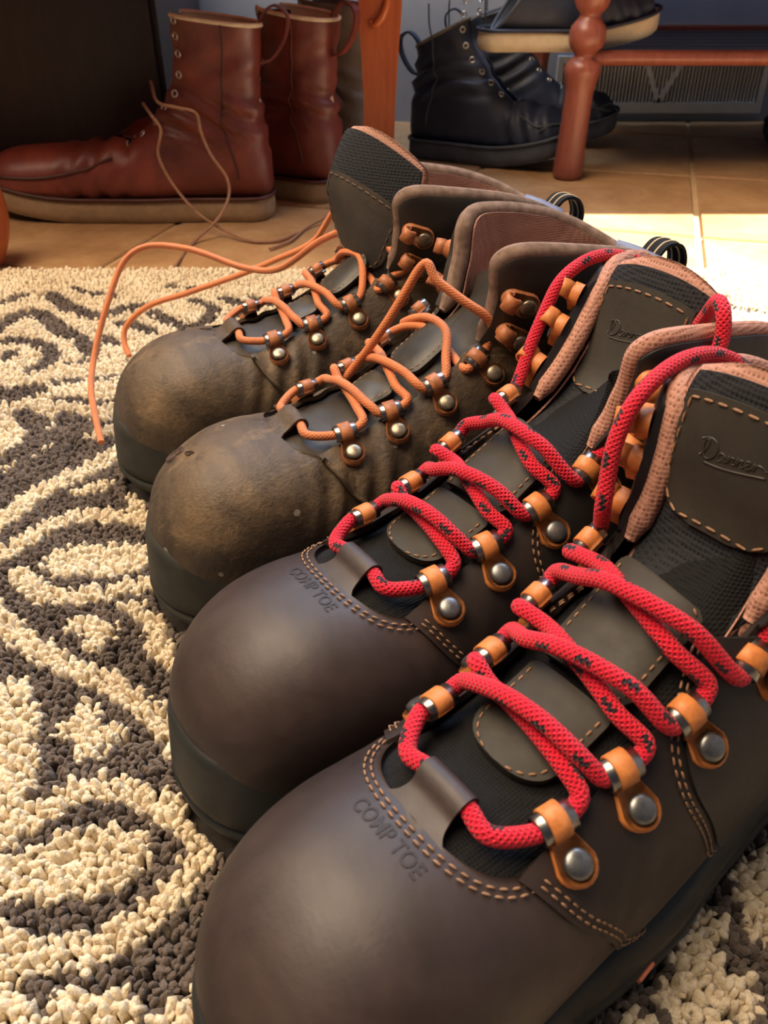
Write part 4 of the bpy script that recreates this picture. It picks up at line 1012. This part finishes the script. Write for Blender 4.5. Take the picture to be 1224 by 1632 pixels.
# ------------------------------------------------------------------ shag rug
RUG_CREAM = [(0.017, [(-0.184, 0.231), (-0.171, 0.238), (-0.161, 0.247), (-0.151, 0.258), (-0.132, 0.260), (-0.112, 0.254), (-0.095, 0.243), (-0.083, 0.231), (-0.085, 0.219), (-0.091, 0.207), (-0.099, 0.196), (-0.111, 0.187), (-0.125, 0.180), (-0.143, 0.180), (-0.159, 0.184), (-0.171, 0.191)]),
 (0.03, [(-0.162, 0.214), (-0.147, 0.219), (-0.131, 0.221), (-0.119, 0.224)]),
 (0.018, [(-0.172, 0.213), (-0.154, 0.210), (-0.131, 0.210), (-0.118, 0.215), (-0.119, 0.228), (-0.134, 0.231), (-0.149, 0.228)]),
 (0.03, [(-0.209, 0.319), (-0.197, 0.301), (-0.190, 0.279), (-0.184, 0.258), (-0.186, 0.243)]),
 (0.016, [(-0.191, 0.304), (-0.185, 0.286), (-0.179, 0.265)]),
 (0.017, [(-0.160, 0.310), (-0.154, 0.293), (-0.149, 0.284)]),
 (0.014, [(-0.166, 0.297), (-0.155, 0.295), (-0.141, 0.293)]),
 (0.006, [(-0.177, 0.282), (-0.173, 0.275)]),
 (0.017, [(-0.250, 0.398), (-0.227, 0.377), (-0.203, 0.358), (-0.174, 0.340), (-0.147, 0.327), (-0.132, 0.314), (-0.118, 0.301), (-0.105, 0.286)]),
 (0.017, [(-0.237, 0.426), (-0.221, 0.412), (-0.203, 0.403), (-0.184, 0.406), (-0.164, 0.412), (-0.146, 0.420), (-0.136, 0.426)]),
 (0.014, [(-0.156, 0.393), (-0.141, 0.382), (-0.134, 0.365), (-0.124, 0.349), (-0.112, 0.338)]),
 (0.017, [(-0.186, 0.377), (-0.175, 0.375), (-0.166, 0.372)]),
 (0.014, [(-0.177, 0.382), (-0.169, 0.360)]),
 (0.018, [(-0.124, 0.385), (-0.113, 0.398), (-0.101, 0.412), (-0.092, 0.423)]),
 (0.018, [(-0.154, 0.168), (-0.147, 0.159), (-0.141, 0.155), (-0.141, 0.147)]),
 (0.02, [(-0.115, 0.155), (-0.109, 0.158), (-0.101, 0.155)]),
 (0.018, [(-0.123, 0.159), (-0.121, 0.155)]),
 (0.02, [(-0.079, 0.155), (-0.071, 0.159)]),
 (0.014, [(-0.083, 0.238), (-0.075, 0.243), (-0.069, 0.247)]),
 (0.014, [(-0.094, 0.268), (-0.083, 0.258), (-0.069, 0.249)]),
 (0.018, [(-0.254, 0.450), (-0.241, 0.471), (-0.225, 0.489), (-0.202, 0.494), (-0.181, 0.491), (-0.168, 0.486), (-0.151, 0.474)]),
 (0.02, [(-0.217, 0.441), (-0.201, 0.450), (-0.182, 0.450), (-0.165, 0.450)]),
 (0.02, [(-0.208, 0.432), (-0.185, 0.434), (-0.165, 0.437)]),
 (0.02, [(-0.278, 0.476), (-0.267, 0.494), (-0.261, 0.515), (-0.245, 0.538), (-0.230, 0.555), (-0.218, 0.577), (-0.206, 0.594), (-0.194, 0.600)]),
 (0.014, [(-0.226, 0.526), (-0.209, 0.532)]),
 (0.01, [(-0.191, 0.532), (-0.178, 0.504), (-0.159, 0.474)]),
 (0.018, [(-0.302, 0.546), (-0.288, 0.561), (-0.275, 0.580), (-0.272, 0.600), (-0.280, 0.636), (-0.297, 0.662)]),
 (0.014, [(-0.312, 0.674), (-0.289, 0.636)]),
 (0.024, [(-0.371, 0.716), (-0.348, 0.716), (-0.323, 0.699), (-0.289, 0.688), (-0.267, 0.695), (-0.246, 0.703), (-0.223, 0.707)]),
 (0.018, [(-0.338, 0.725), (-0.311, 0.734), (-0.289, 0.738), (-0.257, 0.734)]),
 (0.028, [(-0.336, 0.636), (-0.318, 0.625), (-0.303, 0.607)]),
 (0.016, [(-0.334, 0.658), (-0.310, 0.632)]),
 (0.016, [(-0.281, 0.662), (-0.258, 0.658), (-0.235, 0.652), (-0.220, 0.650)]),
 (0.01, [(-0.245, 0.607), (-0.225, 0.614)]),
 (0.022, [(-0.382, 0.846), (-0.352, 0.807), (-0.323, 0.782), (-0.302, 0.769)]),
 (0.014, [(-0.380, 0.857), (-0.383, 0.829), (-0.396, 0.824)]),
 (0.016, [(-0.426, 0.869), (-0.415, 0.887), (-0.410, 0.918), (-0.394, 0.925), (-0.363, 0.887), (-0.332, 0.851), (-0.301, 0.829), (-0.276, 0.807), (-0.255, 0.797)]),
 (0.024, [(-0.371, 0.748), (-0.360, 0.772), (-0.338, 0.762)]),
 (0.016, [(-0.359, 0.725), (-0.342, 0.738), (-0.337, 0.757)]),
 (0.016, [(-0.287, 0.787), (-0.267, 0.772), (-0.254, 0.772)]),
 (0.012, [(-0.303, 0.875), (-0.288, 0.869)]),
 (0.024, [(-0.453, 0.938), (-0.422, 0.945), (-0.393, 0.945), (-0.363, 0.938), (-0.329, 0.912), (-0.302, 0.905), (-0.277, 0.938), (-0.251, 0.945), (-0.229, 0.931), (-0.202, 0.912), (-0.175, 0.918)]),
 (0.018, [(-0.389, 0.962), (-0.349, 0.955), (-0.308, 0.965), (-0.269, 0.962), (-0.233, 0.955), (-0.187, 0.965), (-0.139, 0.965)]),
 (0.018, [(-0.263, 0.875), (-0.239, 0.851), (-0.223, 0.834)]),
 (0.018, [(-0.238, 0.899), (-0.217, 0.893), (-0.200, 0.887), (-0.209, 0.851)]),
 (0.018, [(-0.181, 0.899), (-0.169, 0.875), (-0.176, 0.840), (-0.196, 0.829)]),
 (0.016, [(-0.155, 0.905), (-0.137, 0.875), (-0.123, 0.893), (-0.105, 0.869)]),
 (0.016, [(-0.151, 0.846), (-0.123, 0.829)]),
 (0.018, [(0.172, 0.221), (0.163, 0.214), (0.159, 0.206), (0.161, 0.198), (0.160, 0.190)]),
 (0.018, [(0.137, 0.192), (0.129, 0.182), (0.123, 0.174), (0.122, 0.168), (0.128, 0.167), (0.136, 0.168), (0.139, 0.163), (0.138, 0.158)]),
 (0.018, [(0.114, 0.160), (0.118, 0.155), (0.123, 0.151)]),
 (0.014, [(0.095, 0.154), (0.100, 0.151)])]
RUG_FAR_DARK = [(0.022, [(-0.410, 0.829), (-0.404, 0.857), (-0.397, 0.881), (-0.379, 0.881), (-0.345, 0.840), (-0.310, 0.807), (-0.290, 0.777)]),
 (0.022, [(-0.384, 0.938), (-0.354, 0.902), (-0.327, 0.881), (-0.306, 0.872), (-0.290, 0.893), (-0.272, 0.905)]),
 (0.018, [(-0.400, 0.802), (-0.380, 0.805), (-0.366, 0.807), (-0.342, 0.792), (-0.327, 0.772), (-0.328, 0.748), (-0.337, 0.734)]),
 (0.018, [(-0.440, 0.912), (-0.426, 0.918), (-0.416, 0.935)]),
 (0.012, [(-0.362, 0.960), (-0.333, 0.941), (-0.308, 0.937)]),
 (0.012, [(-0.253, 0.967), (-0.235, 0.961), (-0.220, 0.958)]),
 (0.012, [(-0.305, 0.709), (-0.282, 0.715), (-0.253, 0.720)]),
 (0.034, [(-0.350, 0.682), (-0.337, 0.686), (-0.324, 0.692)]),
 (0.012, [(-0.295, 0.674), (-0.287, 0.676), (-0.276, 0.675)]),
 (0.012, [(-0.268, 0.673), (-0.255, 0.672), (-0.239, 0.669)]),
 (0.022, [(-0.314, 0.647), (-0.298, 0.632), (-0.287, 0.611), (-0.287, 0.590), (-0.294, 0.577), (-0.303, 0.568)]),
 (0.028, [(-0.272, 0.639), (-0.257, 0.625), (-0.253, 0.604), (-0.260, 0.584), (-0.272, 0.565), (-0.282, 0.549), (-0.293, 0.523)]),
 (0.01, [(-0.251, 0.634), (-0.236, 0.631)]),
 (0.012, [(-0.305, 0.751), (-0.286, 0.756)]),
 (0.014, [(-0.290, 0.813), (-0.267, 0.796)]),
 (0.018, [(-0.282, 0.854), (-0.264, 0.846), (-0.246, 0.832)]),
 (0.018, [(-0.253, 0.884), (-0.233, 0.860), (-0.211, 0.840)]),
 (0.018, [(-0.215, 0.918), (-0.193, 0.902), (-0.189, 0.875), (-0.197, 0.846)]),
 (0.018, [(-0.184, 0.928), (-0.163, 0.912), (-0.154, 0.887), (-0.165, 0.869)]),
 (0.014, [(-0.376, 0.760), (-0.370, 0.777)]),
 (0.024, [(-0.226, 0.604), (-0.213, 0.614), (-0.191, 0.587)]),
 (0.018, [(-0.272, 0.621), (-0.273, 0.604)]),
 (0.016, [(-0.151, 0.931), (-0.132, 0.905), (-0.115, 0.925)]),
 (0.016, [(-0.144, 0.857), (-0.121, 0.851)])]
RUG_FAR_EDGE = [(-0.306, 0.4964), (-0.2928, 0.5233), (-0.2822, 0.5493), (-0.2715, 0.5646), (-0.2598, 0.5837), (-0.2462, 0.6105), (-0.2268, 0.6211), (-0.2, 0.6247), (-0.1212, 0.6582)]
RUG_DARK = [(0.01, [(0.371, 1.019), (0.378, 0.983), (0.385, 0.946), (0.398, 0.920)]),
 (0.011, [(0.347, 0.967), (0.360, 0.936), (0.381, 0.912), (0.402, 0.891), (0.424, 0.878)])]

rug = thing('shag_rug', 'cream and charcoal patterned shag rug under the four work boots', 'rug', (0, 0, 0))
V, F = rbox(-1.0, .85, -.45, 1.035, -.0005, .0035, .001); mk('backing', V, [F], plain('rug_backing', srgb(48, 42, 38), .95, nscale=300, col2=srgb(60, 53, 48)), rug, False)

def seg_dist(P, strokes):
    best = np.full(len(P), 9.)
    for w, pts in strokes:
        Q = catmull(np.array([(x, y, 0) for x, y in pts]), .012)[:, :2]
        lo, hi = Q.min(0) - .04, Q.max(0) + .04; k = np.where(((P > lo) & (P < hi)).all(1))[0]
        if not len(k): continue
        A, B = Q[:-1], Q[1:]; d = B - A; p = P[k]
        t = np.clip(((p[:, None] - A) * d).sum(-1) / ((d * d).sum(-1) + 1e-12), 0, 1)
        dist = np.linalg.norm(p[:, None] - (A + t[..., None] * d), axis=-1).min(1) - w / 2
        best[k] = np.minimum(best[k], dist)
    return best
def tufts(xy, cream, tsc):
    n = len(xy); rr = RNG
    h = np.where(cream, rr.uniform(.0085, .0125, n), rr.uniform(.0075, .0105, n)); r = np.where(cream, rr.uniform(.0020, .0031, n), rr.uniform(.0019, .0029, n))
    r = r * tsc; la = rr.uniform(0, 2 * np.pi, n); lm = rr.uniform(.0, .0035, n) + .0005; lx, ly = lm * np.cos(la), lm * np.sin(la) - .0010
    lev = np.array([0., .6, .92]); rad = np.array([.9, 1., .66]); ns = 5
    ang = np.linspace(0, 2 * np.pi, ns, endpoint=False)
    rot = rr.uniform(0, 6.28, n); wob = 1 + rr.uniform(-.3, .3, (n, 3, ns)) * np.array([.3, 1, .8])[None, :, None]
    el = rr.uniform(.75, 1.3, n)
    ca_, sa_ = np.cos(rot), np.sin(rot)
    cxp = np.cos(ang)[None, None] * rad[None, :, None] * r[:, None, None] * wob * el[:, None, None]; cyp = np.sin(ang)[None, None] * rad[None, :, None] * r[:, None, None] * wob / el[:, None, None]
    X = xy[:, 0][:, None, None] + cxp * ca_[:, None, None] - cyp * sa_[:, None, None] + (lx[:, None] * lev ** 1.6)[:, :, None]
    Y = xy[:, 1][:, None, None] + cxp * sa_[:, None, None] + cyp * ca_[:, None, None] + (ly[:, None] * lev ** 1.6)[:, :, None]
    Z = (.003 + h[:, None] * lev)[:, :, None] * np.ones((1, 1, ns)) + rr.uniform(-.0006, .0006, (n, 3, ns))
    ring = np.stack([X, Y, Z], -1).reshape(n, 3 * ns, 3)
    tip = np.stack([xy[:, 0] + lx, xy[:, 1] + ly, .003 + h * 1.06], -1)[:, None]
    V = np.concatenate([ring, tip], 1); nv = 3 * ns + 1
    q = np.array([[i * ns + j, i * ns + (j + 1) % ns, (i + 1) * ns + (j + 1) % ns, (i + 1) * ns + j] for i in range(2) for j in range(ns)]); tr = np.array([[2 * ns + j, 2 * ns + (j + 1) % ns, 3 * ns] for j in range(ns)])
    b = (np.arange(n) * nv)[:, None, None]
    return V.reshape(-1, 3), [(q[None] + b).reshape(-1, 4), (tr[None] + b).reshape(-1, 3)]
pts = []
for (x0, x1, y0, y1, st) in ((-.50, .50, .10, .62, .0034), (-.62, .62, .62, 1.03, .0042), (-.62, -.50, .10, .62, .008), (.50, .62, .10, .62, .008), (-.99, -.62, -.2, 1.03, .0095), (.62, .84, -.2, 1.03, .0095), (-.62, .62, -.3, .10, .0095)):
    gx, gy = np.meshgrid(np.arange(x0, x1, st), np.arange(y0, y1, st)); g = np.stack([gx.ravel(), gy.ravel()], -1); g += RNG.uniform(-.42, .42, g.shape) * st; pts.append(np.c_[g, np.full(len(g), max(1., st / .0046))])
xy = np.concatenate(pts); tsc = xy[:, 2]; xy = xy[:, :2]; keep = np.ones(len(xy), bool)
SO = sole_outline(44)
for (loc, yaw) in POSE:
    d = xy - np.array(loc[:2]); c_, s_ = math.cos(R(yaw)), math.sin(R(yaw)); lx = d[:, 0] * c_ + d[:, 1] * s_; ly = -d[:, 0] * s_ + d[:, 1] * c_
    n_ = len(SO) // 2; half = np.interp(lx, SO[:n_ + 1, 0], SO[:n_ + 1, 1], left=0, right=0); keep &= ~(np.abs(ly) < half - .003)
# drop pile the frame cannot see only where boots stand; everything else stays
xy = xy[keep]; tsc = tsc[keep]
d = seg_dist(xy, RUG_CREAM) + RNG.normal(0, .0008, len(xy)) + .0012
nz = np.array([mnoise.noise(Vector((x * 9, y * 9, 3.1))) for x, y in xy]); band = np.abs(nz) < .11
x_, y_ = xy[:, 0], xy[:, 1]
free = (x_ > .17) | (y_ < .13) | (x_ < -.46) | ((x_ > -.1) & (y_ > .45) & (y_ < .60))
cream = (d < 0) | (free & band)
fe = np.array(RUG_FAR_EDGE); far_zone = (y_ > np.interp(x_, fe[:, 0], fe[:, 1])) & (x_ < .17); dfar = seg_dist(xy, RUG_FAR_DARK) + RNG.normal(0, .0008, len(xy))
cream = np.where(far_zone, (dfar > 0) & ~((x_ < -.47) & (np.abs(nz) < .12)), cream)
fr = (x_ > .26) & (y_ > .70); dk = seg_dist(xy, RUG_DARK) + RNG.normal(0, .001, len(xy)); cream = np.where(fr, dk > 0, cream)
def pile_mat(name, a_, b_, c_):
    t = NT(name); v = t.coord(); n1 = t.noise(v, 30, 4, .6); n2 = t.noise(v, 700, 3, .6)
    col = t.ramp(t.math('ADD', t.math('MULTIPLY', n1, .5), t.math('MULTIPLY', n2, .5)), [(.35, a_), (.5, b_), (.66, c_)])
    t.bump(n2, .8, .0015); return t.set(col, .95, spec=.1, sheen=.2)
M['cream_pile'] = pile_mat('cream_pile', srgb(212, 192, 160), srgb(232, 215, 184), srgb(244, 231, 206))
M['dark_pile'] = pile_mat('charcoal_pile', srgb(80, 69, 62), srgb(104, 91, 82), srgb(124, 110, 100))
V, F = tufts(xy[cream], np.ones(cream.sum(), bool), tsc[cream]); mk('cream_pile', V, F, 'cream_pile', rug, True, kind='stuff')
V, F = tufts(xy[~cream], np.zeros((~cream).sum(), bool), tsc[~cream]); mk('charcoal_pile', V, F, 'dark_pile', rug, True, kind='stuff')
# a few stray pet hairs lying on the pile
a = Acc()
for k in range(70):
    x, y = RNG.uniform(-.42, .0), RNG.uniform(.2, .75); an = RNG.uniform(0, 6.28); l = RNG.uniform(.008, .022); z = RNG.uniform(.012, .015)
    P = np.array([(x, y, z), (x + l * .5 * math.cos(an), y + l * .5 * math.sin(an), z + RNG.uniform(.001, .005)), (x + l * math.cos(an + .4), y + l * math.sin(an + .4), z)])
    V, F, _ = tube(catmull(P, .003), .00013, 3); a.add(V, *F)
M['hair'] = plain('stray_hair', srgb(210, 204, 194), .5); a.build('stray_hair', 'hair', rug, kind='stuff')
